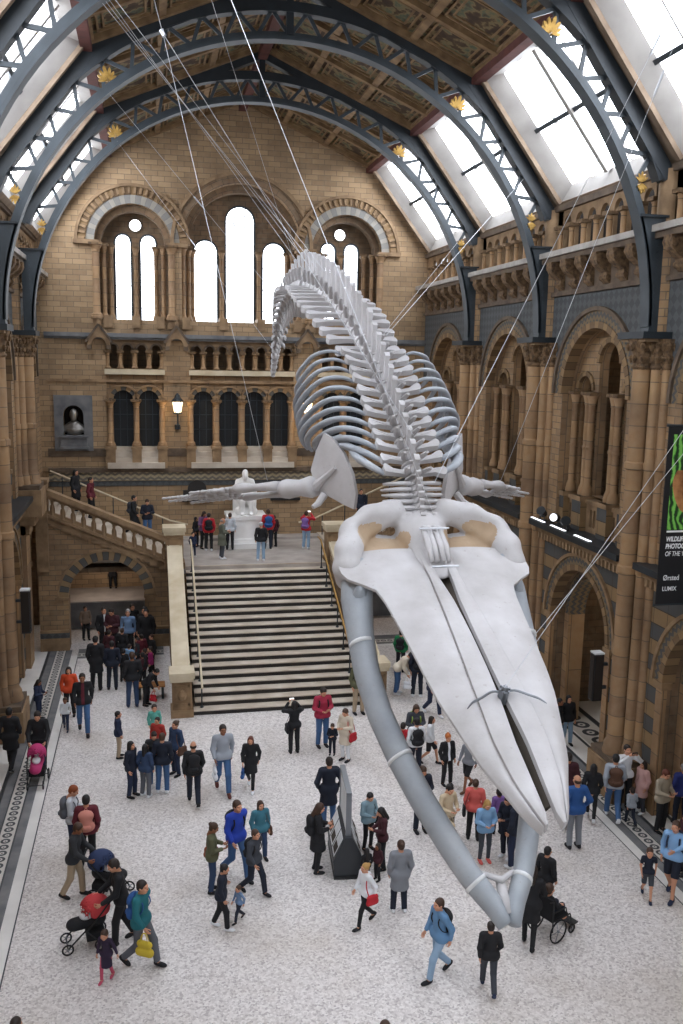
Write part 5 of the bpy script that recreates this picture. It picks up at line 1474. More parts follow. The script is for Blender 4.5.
PEOPLE = [
    (-0.31, 15.81, 0, 1.77, 60, 'walk', 'jacket', 'teal', 'trousers', 'grey', 'black', 'short', 'dark', 'a', 'man in a teal jacket and grey trousers striding beside a small child', ('backpack', 'blue', 'bright blue backpack worn by the man in the teal jacket')),
    (-0.94, 15.53, 0, 1.06, -25, 'holdhand', 'dress', 'purpledark', 'leggings', 'pink', 'pink', 'short', 'brown', 'a', 'small child in a dark dress and pink boots holding an adult hand', None),
    (-0.7, 16.6, 0, 1.81, -80, 'push', 'jacket', 'black', 'trousers', 'black', 'black', 'short', 'dark', 'a', 'man in black leaning over the red hooded pram', None),
    (-1.72, 18.32, 0, 1.72, 75, 'push', 'jacket', 'charcoal', 'trousers', 'beige', 'black', 'short', 'brown', 'a', 'man in dark jacket and beige trousers pushing the navy pram', None),
    (-1.87, 19.94, 0, 1.77, 80, 'phone', 'shirt', 'palegrey', 'trousers', 'navy', 'black', 'short', 'ginger', 'a', 'person with ginger hair in a pale shirt behind the navy pram', ('backpack', 'grey', 'grey backpack on the ginger haired person in the pale shirt')),
    (-1.52, 19.42, 0, 1.76, 180, 'stand', 'jacket', 'maroon', 'trousers', 'black', 'black', 'short', 'black', 'a', 'person in a maroon top seen from behind beside the prams', ('backpack', 'salmon', 'salmon pink backpack on the person in the maroon top')),
    (-3.92, 24.85, 0, 1.8, 170, 'walk', 'coat', 'black', 'trousers', 'black', 'black', 'short', 'black', 'a', 'person in black walking past the left pier base', None),
    (-3.12, 24.56, 0, 1.83, 0, 'push', 'jacket', 'black', 'trousers', 'navy', 'black', 'short', 'dark', 'a', 'person in a black jacket pushing the pink pram along the border', None),
    (-3.57, 28.35, 0, 1.34, 70, 'phone', 'jacket', 'navy', 'leggings', 'navy', 'black', 'long', 'dark', 'a', 'girl in navy with long dark hair standing by the left pier', None),
    (-2.64, 28.51, 0, 1.64, 0, 'stand', 'jacket', 'orange', 'trousers', 'black', 'black', 'long', 'dark', 'a', 'woman in a bright orange jacket walking up the left border', None),
    (-2.67, 27.39, 0, 1.07, 0, 'walk', 'shirt', 'white', 'trousers', 'navy', 'navy', 'short', 'brown', 'a', 'small child in a white top in front of the orange jacket', None),
    (-2.12, 27.07, 0, 1.92, 5, 'walk', 'jacket', 'black', 'trousers', 'denim', 'black', 'short', 'dark', 'a', 'man in an open black jacket over a maroon jumper walking forward', None),
    (-1.02, 25.1, 0, 1.42, 95, 'stand', 'jacket', 'navy', 'trousers', 'beige', 'black', 'short', 'black', 'a', 'man in navy jacket and beige trousers apart from the chatting group', None),
    (-0.61, 22.65, 0, 1.55, 60, 'stand', 'jacket', 'navydark', 'trousers', 'navy', 'black', 'long', 'black', 'a', 'dark haired person in navy at the left end of the chatting group', None),
    (-0.25, 22.59, 0, 1.47, 150, 'stand', 'jacket', 'denimdark', 'trousers', 'grey', 'white', 'long', 'black', 'a', 'woman with long black hair in denim jacket and grey trousers', None),
    (-0.02, 23.12, 0, 1.59, 0, 'phone', 'jacket', 'charcoal', 'trousers', 'denim', 'white', 'short', 'dark', 'a', 'person in charcoal looking down at a phone inside the group', None),
    (0.19, 22.74, 0, 1.68, 170, 'stand', 'jacket', 'navydark', 'trousers', 'denim', 'white', 'short', 'brown', 'a', 'person in navy jacket with jeans and white shoes, back turned', None),
    (0.56, 23.74, 0, 1.58, -50, 'stand', 'jacket', 'denimdark', 'trousers', 'navy', 'black', 'bun', 'brown', 'a', 'woman in a denim jacket holding a large brown bag', ('shoulder_bag', 'brown', 'large brown shoulder bag on the denim jacket woman')),
    (0.08, 24.45, 0, 1.43, -30, 'stand', 'jacket', 'red', 'trousers', 'black', 'black', 'short', 'dark', 'a', 'child in a red top behind the chatting group', None),
    (0.0, 25.83, 0, 1.28, 10, 'stand', 'jacket', 'aqua', 'trousers', 'navy', 'black', 'short', 'dark', 'a', 'child in an aqua top near the stair pedestal', None),
    (0.96, 21.94, 0, 1.72, 180, 'walk', 'jacket', 'black', 'trousers', 'navydark', 'black', 'bald', 'dark', 'a', 'balding man in black walking away towards the stairs', ('backpack', 'black', 'black backpack worn by the balding man in black')),
    (1.75, 22.52, 0, 1.91, 5, 'walk', 'hoodie', 'greylight', 'trousers', 'denim', 'brownred', 'short', 'dark', 'a', 'man in a pale grey hoodie and blue jeans carrying a white bundle', ('handbag', 'white', 'white bundle carried by the man in the grey hoodie')),
    (2.5, 22.56, 0, 1.51, -15, 'walk', 'coat', 'black', 'leggings', 'black', 'white', 'long', 'auburn', 'a', 'woman in a black coat carrying a blue bag', ('handbag', 'blue', 'small blue bag in the hand of the black coated woman')),
    (1.72, 18.43, 0, 1.86, 30, 'walk', 'jacket', 'royal', 'trousers', 'denim', 'black', 'short', 'brown', 'a', 'young man in a royal blue jacket and jeans', ('backpack', 'black', 'black backpack on the royal blue jacket')),
    (2.33, 19.06, 0, 1.46, 15, 'stand', 'jacket', 'denimteal', 'trousers', 'denimdark', 'black', 'long', 'brown', 'a', 'woman in a teal denim jacket with her hair down', ('shoulder_bag', 'brown', 'brown shoulder bag on the woman in teal denim')),
    (1.16, 17.99, 0, 1.61, 85, 'phone', 'jacket', 'olive', 'trousers', 'denimdark', 'black', 'bun', 'brown', 'a', 'woman in an olive jacket with her hair tied up', ('shoulder_bag', 'rust', 'rust coloured bag on the woman in olive')),
    (2.04, 17.75, 0, 1.51, 45, 'walk', 'jacket', 'greydark', 'trousers', 'navydark', 'black', 'short', 'brown', 'a', 'young man in a dark grey jacket with a black backpack', ('backpack', 'black', 'black backpack on the young man in dark grey')),
    (1.25, 16.66, 0, 1.43, 80, 'holdhand', 'jacket', 'navydark', 'trousers', 'black', 'white', 'short', 'black', 'a', 'woman in dark navy with white shoes leaning to a toddler', None),
    (1.63, 16.86, 0, 0.81, -60, 'walk', 'shirt', 'bluegrey', 'trousers', 'navydark', 'black', 'short', 'brown', 'a', 'toddler in a grey blue waistcoat beside a leaning woman', None),
    (3.53, 18.34, 0, 1.67, 90, 'phone', 'coat', 'black', 'leggings', 'black', 'black', 'long', 'brown', 'a', 'long haired woman in black reading a paper by the display stand', ('backpack', 'black', 'small black backpack on the woman reading a paper')),
    (4.17, 20.29, 0, 1.82, 180, 'pocket', 'coat', 'navydark', 'trousers', 'denim', 'black', 'short', 'dark', 'a', 'man in dark navy coat and jeans standing behind the display stand', None),
    (4.88, 19.04, 0, 1.47, 25, 'phone', 'jacket', 'tealwhite', 'leggings', 'black', 'black', 'short', 'black', 'a', 'person in a teal and white jacket holding a map', ('shoulder_bag', 'black', 'black bag on the person holding the map')),
    (4.99, 18.2, 0, 1.51, -90, 'phone', 'jacket', 'maroondark', 'trousers', 'black', 'black', 'long', 'black', 'a', 'long haired woman in maroon reading the map with a friend', None),
    (4.51, 17.68, 0, 0.86, -170, 'stand', 'jacket', 'black', 'leggings', 'grey', 'black', 'long', 'black', 'a', 'dark haired child pressed against the display stand', None),
    (4.79, 17.79, 0, 0.89, -60, 'stand', 'jacket', 'maroondark', 'trousers', 'black', 'black', 'long', 'dark', 'a', 'child in dark maroon beside the display stand', None),
    (4.15, 16.26, 0, 1.38, -70, 'walk', 'hoodie', 'white', 'leggings', 'black', 'black', 'bun', 'blonde', 'a', 'blonde woman in a white hooded top and black leggings', ('shoulder_bag', 'redbright', 'bright red bag on the blonde woman in leggings')),
    (4.95, 16.56, 0, 1.63, 180, 'stand', 'coat', 'greymid', 'trousers', 'navydark', 'white', 'bun', 'brown', 'a', 'woman in a grey coat with hair in a bun, back turned', None),
    (3.99, 24.59, 0, 1.61, 185, 'photo', 'jacket', 'black', 'trousers', 'black', 'black', 'long', 'black', 'a', 'woman in black photographing the staircase with raised arms', ('shoulder_bag', 'black', 'thin black bag across the photographing woman in black')),
    (4.88, 24.86, 0, 1.88, 10, 'phone', 'hoodie', 'raspberry', 'trousers', 'denim', 'black', 'short', 'dark', 'a', 'man in a raspberry red hoodie at the foot of the stairs', ('backpack', 'black', 'black backpack on the man in the raspberry hoodie')),
    (5.07, 24.27, 0, 0.99, -20, 'phone', 'jacket', 'navydark', 'trousers', 'navydark', 'black', 'short', 'brown', 'a', 'small child in navy beside the cream coated woman', None),
    (5.36, 23.81, 0, 1.61, -50, 'phone', 'coat', 'cream', 'leggings', 'white', 'black', 'short', 'brown', 'a', 'woman in a cream coat and white trousers', ('shoulder_bag', 'redbright', 'red bag on the shoulder of the cream coated woman')),
    (6.51, 27.16, 0, 1.84, 10, 'stand', 'jacket', 'olive', 'trousers', 'beige', 'black', 'short', 'brown', 'a', 'person in tan trousers half hidden behind the lower jaw bone', None),
    (8.25, 28.7, 0, 1.77, 60, 'bend', 'jacket', 'cream', 'trousers', 'denim', 'white', 'short', 'dark', 'a', 'person in a cream waistcoat bending beside the right stair pedestal', ('handbag', 'white', 'white carrier bag held beside the right stair pedestal')),
    (8.97, 30.83, 0, 1.62, 150, 'stand', 'jacket', 'green', 'trousers', 'black', 'black', 'short', 'dark', 'a', 'person in a green jacket near the far arch', ('backpack', 'black', 'black rucksack on the person in green')),
    (8.86, 28.3, 0, 1.86, 170, 'stand', 'jacket', 'navydark', 'trousers', 'navydark', 'white', 'short', 'dark', 'a', 'person in dark navy partly covered by the upper jaw bone', ('backpack', 'black', 'black rucksack on the person beside the jaw edge')),
    (8.89, 26.68, 0, 1.74, 20, 'walk', 'jacket', 'navy', 'trousers', 'navy', 'white', 'short', 'dark', 'a', 'person striding in navy trousers half behind the skull edge', None),
    (7.35, 23.54, 0, 1.71, 0, 'phone', 'jacket', 'greydark', 'trousers', 'black', 'black', 'long', 'brown', 'a', 'woman with long brown hair behind the white shirted man', ('backpack', 'lime', 'lime green rucksack beside the white shirted man')),
    (7.1, 22.61, 0, 1.68, 180, 'stand', 'shirt', 'white', 'trousers', 'navydark', 'black', 'short', 'black', 'a', 'man in a white shirt with his back turned', ('backpack', 'black', 'black backpack on the white shirted man')),
    (6.93, 23.34, 0, 1.27, 150, 'stand', 'jacket', 'redbright', 'trousers', 'black', 'black', 'short', 'dark', 'a', 'child in a bright red puffer jacket next to the lower jaw', None),
    (7.7, 23.21, 0, 1.45, 60, 'walk', 'jacket', 'white', 'shorts', 'black', 'black', 'long', 'dark', 'a', 'girl in a white top and black shorts with long hair', None),
    (7.77, 21.88, 0, 1.47, 10, 'stand', 'jacket', 'black', 'trousers', 'black', 'black', 'beanie', 'orange', 'a', 'person in an orange beanie and open black jacket', None),
    (8.24, 21.51, 0, 1.48, -60, 'walk', 'shirt', 'greymid', 'shorts', 'black', 'brown', 'short', 'dark', 'a', 'person in a grey shirt and black shorts walking under the skull', None),
    (6.34, 19.61, 0, 1.75, 5, 'phone', 'jacket', 'navydark', 'trousers', 'navydark', 'black', 'short', 'brown', 'a', 'young man in an open navy jacket looking at his camera', None),
    (6.71, 18.71, 0, 1.69, 20, 'phone', 'shirt', 'creamdark', 'trousers', 'black', 'brown', 'short', 'black', 'a', 'man in a cream shirt and dark trousers looking down', ('handbag', 'creamdark', 'cream bag held by the man in the cream shirt')),
    (7.5, 19.03, 0, 1.57, 160, 'stand', 'jacket', 'coral', 'trousers', 'black', 'black', 'bun', 'brown', 'a', 'woman in a coral jacket facing away', ('shoulder_bag', 'black', 'black bag at the hip of the coral jacket woman')),
    (7.41, 18.06, 0, 1.56, 0, 'phone', 'jacket', 'bluelight', 'leggings', 'greydark', 'coral', 'long', 'blonde', 'a', 'blonde woman in pale denim with coral running shoes', None),
    (8.18, 19.19, 0, 1.2, 180, 'stand', 'jacket', 'purple', 'trousers', 'navydark', 'black', 'short', 'black', 'a', 'child in a purple top behind the blonde woman', None),
    (7.98, 18.13, 0, 1.57, -60, 'phone', 'jacket', 'navydark', 'trousers', 'navydark', 'white', 'short', 'dark', 'a', 'man in navy under the upper jaw tip with white shoes', None),
    (8.02, 17.7, 0, 1.76, -150, 'stand', 'jacket', 'navydark', 'trousers', 'navy', 'white', 'short', 'dark', 'a', 'person in navy behind the right jaw bone', None),
    (7.97, 16.01, 0, 1.49, 120, 'stand', 'jacket', 'black', 'trousers', 'black', 'black', 'short', 'black', 'a', 'dark haired person right of the jaw bone in black', None),
    (7.18, 15.02, 0, 1.69, 150, 'push', 'coat', 'black', 'leggings', 'black', 'black', 'long', 'dark', 'a', 'person in a long black coat pushing the wheeled chair', None),
    (5.91, 13.92, 0, 1.4, 165, 'walk', 'jacket', 'black', 'trousers', 'greydark', 'navy', 'short', 'dark', 'a', 'man in a black jacket walking directly below the jaw tip', None),
    (5.13, 14.48, 0, 1.62, -75, 'walk', 'jacket', 'denimlight', 'trousers', 'denimpale', 'black', 'short', 'brown', 'a', 'bearded walker in a denim jacket and pale jeans', ('backpack', 'black', 'black backpack on the walker in pale denim')),
    (-2.11, 12.73, 0, 1.61, 160, 'stand', 'jacket', 'black', 'trousers', 'black', 'black', 'short', 'dark', 'a', 'dark haired person cut off by the bottom left edge', None),
    (3.29, 11.54, 0, 1.69, 160, 'stand', 'jacket', 'navy', 'trousers', 'navy', 'black', 'short', 'brown', 'a', 'person cut off by the bottom edge near the middle', None),
    (9.74, 18.26, 0, 1.85, 180, 'pocket', 'jacket', 'blue', 'trousers', 'greymid', 'black', 'bald', 'brown', 'a', 'bald man in a blue jacket and grey trousers, back turned', None),
    (10.78, 19.42, 0, 1.5, 150, 'walk', 'jacket', 'black', 'leggings', 'black', 'white', 'long', 'black', 'a', 'woman with black hair striding in black beside the blue jacket', None),
    (11.33, 19.33, 0, 1.76, 160, 'walk', 'hoodie', 'greylight', 'trousers', 'denim', 'white', 'short', 'black', 'a', 'person in a pale grey hoodie with a brown rucksack', ('backpack', 'brown', 'brown rucksack on the pale grey hoodie')),
    (11.66, 19.01, 0, 1.01, 175, 'walk', 'jacket', 'greylight', 'trousers', 'navydark', 'black', 'short', 'dark', 'a', 'child in a pale grey coat on the right border', None),
    (11.9, 19.8, 0, 1.77, 0, 'photo', 'shirt', 'white', 'trousers', 'black', 'black', 'short', 'dark', 'a', 'person in a white shirt photographing with both arms raised', None),
    (12.95, 20.05, 0, 1.57, 0, 'cross', 'jacket', 'navydark', 'trousers', 'denim', 'white', 'short', 'dark', 'a', 'man in navy with glasses standing by the right pier', None),
    (12.25, 19.55, 0, 1.41, -80, 'stand', 'coat', 'pink', 'trousers', 'greydark', 'white', 'long', 'dark', 'a', 'woman in a pink coat under the right arcade', None),
    (12.22, 18.57, 0, 1.67, 20, 'phone', 'jacket', 'beigegrey', 'trousers', 'black', 'black', 'short', 'auburn', 'a', 'woman in a beige jacket with a colourful scarf', None),
    (12.9, 18.8, 0, 1.64, 170, 'stand', 'jacket', 'royaldark', 'trousers', 'navydark', 'black', 'short', 'grey', 'a', 'person in a deep blue jacket at the right edge', None),
    (10.92, 16.02, 0, 1.78, -50, 'reach', 'shirt', 'skyblue', 'shorts', 'navydark', 'navy', 'short', 'brown', 'a', 'man in a sky blue shirt and shorts reaching forward', ('backpack', 'navy', 'navy rucksack on the man in the sky blue shirt')),
    (10.38, 16.08, 0, 1.2, -25, 'walk', 'tee', 'navydark', 'shorts', 'greydark', 'navy', 'short', 'brown', 'a', 'boy in a dark t-shirt and grey shorts', None),
    (11.7, 16.78, 0, 1.49, -90, 'stand', 'jacket', 'maroondark', 'trousers', 'black', 'black', 'long', 'dark', 'a', 'dark haired person at the right edge behind the boy', None),
    (12.21, 23.76, 0, 1.58, 0, 'stand', 'jacket', 'black', 'trousers', 'denimpale', 'black', 'long', 'black', 'a', 'woman in black jacket and pale jeans by the far pier', None),
    (11.88, 23.67, 0, 1.54, 40, 'stand', 'jacket', 'black', 'trousers', 'black', 'black', 'short', 'black', 'a', 'person in black half hidden beside the upper jaw', None),
    (10.19, 19.63, 0, 1.77, 160, 'stand', 'jacket', 'maroondark', 'trousers', 'black', 'redbright', 'short', 'dark', 'a', 'person in maroon close to the edge of the upper jaw', None),
    (1.67, 36.66, 3.3, 1.05, 20, 'stand', 'jacket', 'navy', 'trousers', 'navy', 'white', 'short', 'dark', 'a', 'small child in navy at the left of the landing', None),
    (1.89, 38.65, 3.3, 1.32, 60, 'stand', 'jacket', 'black', 'trousers', 'black', 'black', 'long', 'black', 'a', 'person in black behind the child on the landing', None),
    (2.2, 38.19, 3.3, 1.65, 30, 'phone', 'jacket', 'mauve', 'trousers', 'black', 'black', 'long', 'dark', 'a', 'woman in a mauve patterned top on the landing', None),
    (2.39, 37.75, 3.3, 1.64, 175, 'stand', 'jacket', 'redbright', 'trousers', 'black', 'white', 'short', 'dark', 'a', 'person in a bright red jacket on the landing', ('backpack', 'black', 'black rucksack on the red jacket on the landing')),
    (2.81, 36.13, 3.3, 1.7, 100, 'phone', 'coat', 'olivegrey', 'trousers', 'greydark', 'white', 'bald', 'grey', 'a', 'elderly man in an olive coat on the landing', None),
    (3.29, 37.85, 3.3, 1.61, 170, 'stand', 'shirt', 'palegrey', 'trousers', 'black', 'black', 'short', 'brown', 'a', 'person in a pale top and black trousers facing the statue', ('shoulder_bag', 'greydark', 'dark grey bag on the person in the pale top')),
    (4.14, 38.59, 3.3, 1.55, 180, 'stand', 'shirt', 'white', 'trousers', 'denim', 'black', 'bun', 'dark', 'a', 'person in white directly in front of the statue', ('backpack', 'ochre', 'orange and brown rucksack in front of the statue')),
    (4.34, 35.56, 3.3, 1.61, 180, 'stand', 'hoodie', 'black', 'trousers', 'denimpale', 'white', 'cap', 'palegrey', 'a', 'person in a black hooded top and pale jeans on the landing edge', None),
    (4.92, 37.85, 3.3, 1.75, 180, 'stand', 'jacket', 'redbright', 'trousers', 'navydark', 'black', 'short', 'brown', 'a', 'person in red wearing a blue backpack near the statue', ('backpack', 'blue', 'blue backpack near the statue')),
    (5.23, 38.24, 3.3, 1.42, 200, 'stand', 'jacket', 'maroondark', 'trousers', 'black', 'black', 'short', 'dark', 'a', 'dark figure in maroon beside the blue backpack', None),
    (6.55, 37.65, 3.3, 1.67, 150, 'photo', 'jacket', 'redbright', 'trousers', 'denimpale', 'white', 'short', 'brown', 'a', 'person in red and pale jeans photographing from the right of the landing', ('backpack', 'purple', 'purple backpack at the right of the landing')),
    (-0.72, 38.3, 3.93, 1.72, 80, 'walk', 'coat', 'black', 'trousers', 'black', 'black', 'short', 'black', 'a', 'person in a black coat climbing the left flight', ('backpack', 'greydark', 'dark rucksack on the climber in the black coat')),
    (-0.15, 38.3, 3.77, 1.72, 0, 'phone', 'jacket', 'navydark', 'trousers', 'denim', 'black', 'short', 'brown', 'a', 'person in navy and blue jeans low on the left flight', None),
    (-3.02, 38.3, 5.03, 1.72, 60, 'stand', 'coat', 'black', 'trousers', 'black', 'black', 'long', 'black', 'a', 'dark person at the top of the left flight', None),
    (-2.42, 38.3, 4.72, 1.72, 70, 'stand', 'jacket', 'maroon', 'trousers', 'black', 'black', 'short', 'dark', 'a', 'person in maroon near the top of the left flight', None),
    (9.1, 38.3, 4.09, 1.72, 0, 'stand', 'jacket', 'navydark', 'trousers', 'black', 'black', 'short', 'dark', 'a', 'dark figure on the right flight behind the shoulder blade', None),
    (-1.72, 40.41, 1.15, 1.6, 10, 'stand', 'coat', 'black', 'trousers', 'black', 'black', 'short', 'dark', 'a', 'dark figure on the raised passage floor seen through the flight archway', None),
    (-2.66, 36.53, 0, 1.42, 20, 'stand', 'jacket', 'taupe', 'trousers', 'black', 'black', 'short', 'dark', 'a', 'person in a taupe jacket standing in the flight archway', None),
    (-1.83, 34.49, 0, 1.91, 20, 'stand', 'jacket', 'black', 'trousers', 'black', 'black', 'short', 'dark', 'a', 'man in a dark suit over a white shirt under the arch', None),
    (-1.52, 34.32, 0, 1.91, -20, 'phone', 'jacket', 'maroondark', 'trousers', 'black', 'black', 'short', 'dark', 'a', 'person in dark maroon drinking under the arch', None),
    (-0.92, 34.11, 0, 1.9, -10, 'stand', 'shirt', 'bluegrey', 'trousers', 'black', 'black', 'short', 'grey', 'a', 'grey haired man in a blue shirt under the arch', None),
    (-0.78, 35.2, 0, 1.8, 20, 'stand', 'jacket', 'black', 'trousers', 'black', 'black', 'short', 'dark', 'a', 'person in black behind the blue shirted man', None),
    (-0.24, 33.53, 0, 2.04, -10, 'stand', 'coat', 'black', 'trousers', 'black', 'black', 'short', 'black', 'a', 'person in a black coat right of the blue shirted man', None),
    (-0.3, 33.9, 0, 2.03, -20, 'stand', 'jacket', 'black', 'trousers', 'black', 'black', 'short', 'black', 'a', 'man in a black suit at the right of the arch', None),
    (-1.93, 30.72, 0, 1.94, 170, 'stand', 'coat', 'black', 'trousers', 'black', 'black', 'short', 'black', 'a', 'person in black with a pale scarf, back to us, before the arch', None),
    (-1.39, 30.64, 0, 1.76, 180, 'stand', 'jacket', 'navydark', 'trousers', 'navydark', 'black', 'short', 'black', 'a', 'person in dark navy, back turned, before the arch', None),
    (-0.68, 28.95, 0, 1.89, 190, 'stand', 'jacket', 'black', 'trousers', 'denimdark', 'navy', 'short', 'brown', 'a', 'person in black jacket and dark jeans with a white collar', None),
    (-0.25, 29.0, 0, 1.5, 60, 'bend', 'jacket', 'black', 'trousers', 'black', 'black', 'short', 'black', 'a', 'person in black stooping over the wooden bench', ('handbag', 'redbright', 'red bag hanging from the stooping person')),
    (-1.58, 32.95, 0, 1.46, 150, 'stand', 'jacket', 'maroondark', 'trousers', 'black', 'black', 'short', 'dark', 'a', 'child in dark maroon nearest the arch jamb', None),
    (-1.11, 32.98, 0, 1.5, 160, 'stand', 'jacket', 'black', 'trousers', 'black', 'black', 'short', 'brown', 'a', 'child in black with brown hair in the school group', None),
    (-0.83, 31.54, 0, 1.34, 150, 'stand', 'jacket', 'bluelight', 'trousers', 'black', 'black', 'short', 'dark', 'a', 'child in a light blue top in the school group', None),
    (-0.42, 32.32, 0, 1.44, -140, 'stand', 'jacket', 'maroon', 'trousers', 'black', 'black', 'short', 'dark', 'a', 'child in maroon in the middle of the school group', None),
    (-1.03, 31.37, 0, 1.25, 170, 'stand', 'jacket', 'black', 'trousers', 'black', 'black', 'short', 'black', 'a', 'dark haired child behind the white collared person', None),
    (-0.37, 30.86, 0, 1.24, -150, 'stand', 'jacket', 'maroondark', 'trousers', 'black', 'black', 'short', 'black', 'a', 'child in dark clothes at the front of the school group', None),
    (-0.05, 32.35, 0, 1.41, -60, 'stand', 'jacket', 'black', 'trousers', 'black', 'black', 'short', 'brown', 'a', 'child in black facing the bench', None),
    (-0.3, 30.98, 0, 1.32, -90, 'stand', 'jacket', 'black', 'trousers', 'black', 'black', 'short', 'dark', 'a', 'child in black close to the stair parapet', None),
    (-0.55, 32.28, 0, 1.34, -90, 'stand', 'jacket', 'charcoal', 'trousers', 'black', 'black', 'short', 'dark', 'a', 'child in charcoal against the stair parapet', None),
    (-0.1, 31.4, 0, 1.27, -80, 'stand', 'jacket', 'fuchsia', 'trousers', 'black', 'black', 'short', 'dark', 'a', 'child in a fuchsia hood by the bench', None),
]
# ------------------------------------------------------------------ people
PAL = dict(teal='#1f6a74', grey='#5d6068', purpledark='#2c2038', pink='#c0506a', black='#17181c', charcoal='#2b2d31', beige='#a8967e', palegrey='#c3c8cf', navy='#1f2a44', maroon='#5e1d2a', orange='#cc4a24',
           white='#dfe2e6', denim='#3e5f8a', navydark='#171e2e', denimdark='#2c3f5e', red='#a8332c', aqua='#5aa79a', greylight='#9ca3ad', greymid='#7c8087', royal='#2340a8', denimteal='#3c7384', olive='#5a5b42',
           greydark='#3a3e46', bluegrey='#6c86a8', tealwhite='#7f9aa6', maroondark='#3e1a22', redbright='#b5222e', raspberry='#a32c46', cream='#cfc4b2', creamdark='#c9b79a', green='#1f7a4a', lime='#8aa84a',
           coral='#d2605a', bluelight='#7ba3c8', purple='#7a5a9a', brown='#54392a', denimlight='#5f86ac', denimpale='#8aa5bf', blue='#27528e', pinkpale='#c99a94', royaldark='#24306e', beigegrey='#a09684',
           skyblue='#86b0dc', mauve='#6a4a6e', olivegrey='#5f6256', taupe='#7d6a5a', fuchsia='#a02a6a', salmon='#d08a7c', rust='#8a4a34', ochre='#a8702c', brownred='#5a2a24')
PAL['pink_coat'] = '#c9a09a'
HAIRC = dict(dark='#241a14', black='#120f10', brown='#3f2a1c', ginger='#8a4522', auburn='#5e2e1e', blonde='#b08a50', grey='#8b8a88', orange='#b5652c', palegrey='#a9adb2')
for k, v in PAL.items(): mat('cloth_'+k, v, .85, build=noisy(v, v, 3)) if False else mat('cloth_'+k, v, .85)
for k, v in HAIRC.items(): mat('hair_'+k, v, .6)
mat('skin', '#c99274', .55); mat('skin_deep', '#8a5a40', .55)
mat('eye', '#1c1512', .3); mat('lip', '#a05a50', .5)
mat('screen', '#20242a', .2); mat('paper', '#e8e8e4', .7)

def V3(*a): return np.array(a, float)
def rotx(p, a, c):
    q = np.array(p, float)-c; y, z = q[1], q[2]
    return np.array([q[0], y*math.cos(a)-z*math.sin(a), y*math.sin(a)+z*math.cos(a)])+c
# The figure faces -y, stands on z = 0 and is 1.75 tall; A is the side at +x.
def pose(name):
    J = dict(hipA=(.095, 0, .92), hipB=(-.095, 0, .92), kneeA=(.105, -.02, .50), kneeB=(-.105, -.02, .50), ankA=(.115, .03, .085), ankB=(-.115, .03, .085),
             pel=(0, 0, .95), waist=(0, 0, 1.10), chest=(0, .005, 1.30), neck=(0, .015, 1.47), head=(0, -.015, 1.625),
             shA=(.185, .01, 1.42), shB=(-.185, .01, 1.42), elA=(.245, .04, 1.16), elB=(-.245, .04, 1.16), wrA=(.235, -.06, .93), wrB=(-.235, -.06, .93))
    lean, nod = 0.0, 0.0
    if name == 'walk':
        J.update(kneeA=(.1, -.20, .52), ankA=(.1, -.27, .09), kneeB=(-.1, .02, .49), ankB=(-.1, .33, .17), elA=(.245, .13, 1.17), wrA=(.235, .10, .93), elB=(-.245, -.03, 1.16), wrB=(-.22, -.19, .97)); lean = .05
    elif name == 'phone':
        J.update(elA=(.245, -.02, 1.16), wrA=(.09, -.26, 1.17), elB=(-.245, -.02, 1.16), wrB=(-.09, -.25, 1.13)); nod = .45
    elif name == 'photo':
        J.update(elA=(.30, -.20, 1.36), wrA=(.10, -.30, 1.60), elB=(-.30, -.20, 1.36), wrB=(-.10, -.30, 1.60)); nod = -.1
    elif name == 'push':
        J.update(elA=(.25, -.10, 1.17), wrA=(.20, -.38, 1.04), elB=(-.25, -.10, 1.17), wrB=(-.20, -.38, 1.04), kneeA=(.1, -.12, .51), ankA=(.1, -.14, .09), kneeB=(-.1, .05, .5), ankB=(-.1, .24, .12)); lean = .13; nod = .3
    elif name == 'cross':
        J.update(elA=(.26, -.05, 1.16), wrA=(-.02, -.2, 1.2), elB=(-.26, -.03, 1.16), wrB=(.03, -.2, 1.14))
    elif name == 'pocket':
        J.update(elA=(.30, .08, 1.17), wrA=(.245, -.07, .97), elB=(-.30, .08, 1.17), wrB=(-.245, -.07, .97))
    elif name == 'bend':
        J.update(elA=(.22, -.15, 1.2), wrA=(.16, -.42, 1.12), elB=(-.22, -.15, 1.2), wrB=(-.16, -.40, 1.10)); lean = .75; nod = .2
    elif name == 'holdhand':
        J.update(elA=(.30, 0, 1.2), wrA=(.42, -.08, 1.05), elB=(-.25, .02, 1.16), wrB=(-.26, -.10, .95), kneeB=(-.1, -.14, .51), ankB=(-.1, -.16, .09), kneeA=(.1, .04, .49), ankA=(.1, .2, .13)); lean = .1; nod = .15
    elif name == 'reach':
        J.update(elA=(.24, -.22, 1.34), wrA=(.14, -.50, 1.32), elB=(-.25, .06, 1.16), wrB=(-.23, -.05, .94), kneeA=(.1, -.16, .51), ankA=(.1, -.2, .09), kneeB=(-.1, .02, .49), ankB=(-.1, .28, .15))
    else:
        J.update(kneeA=(.115, -.045, .50), ankA=(.14, -.01, .085))
    J = {k: V3(*v) for k, v in J.items()}
    if lean:
        for k in ('waist', 'chest', 'neck', 'head', 'shA', 'shB', 'elA', 'elB', 'wrA', 'wrB'): J[k] = rotx(J[k], lean, J['pel'])
    J['_pitch'] = lean*.7+nod
    J['head'] = J['neck']+rotx(J['head']-J['neck'], nod*.5, V3(0, 0, 0))
    return J

def mesh_join(parts):
    Vs, Fs, Ms = [], [], []; o = 0
    for Vv, Ff, mi in parts:
        Vs.append(np.asarray(Vv)); Fs.extend([tuple(int(x)+o for x in f) for f in Ff]); Ms.extend(mi if hasattr(mi, '__len__') else [mi]*len(Ff)); o += len(Vv)
    return np.concatenate(Vs), Fs, Ms
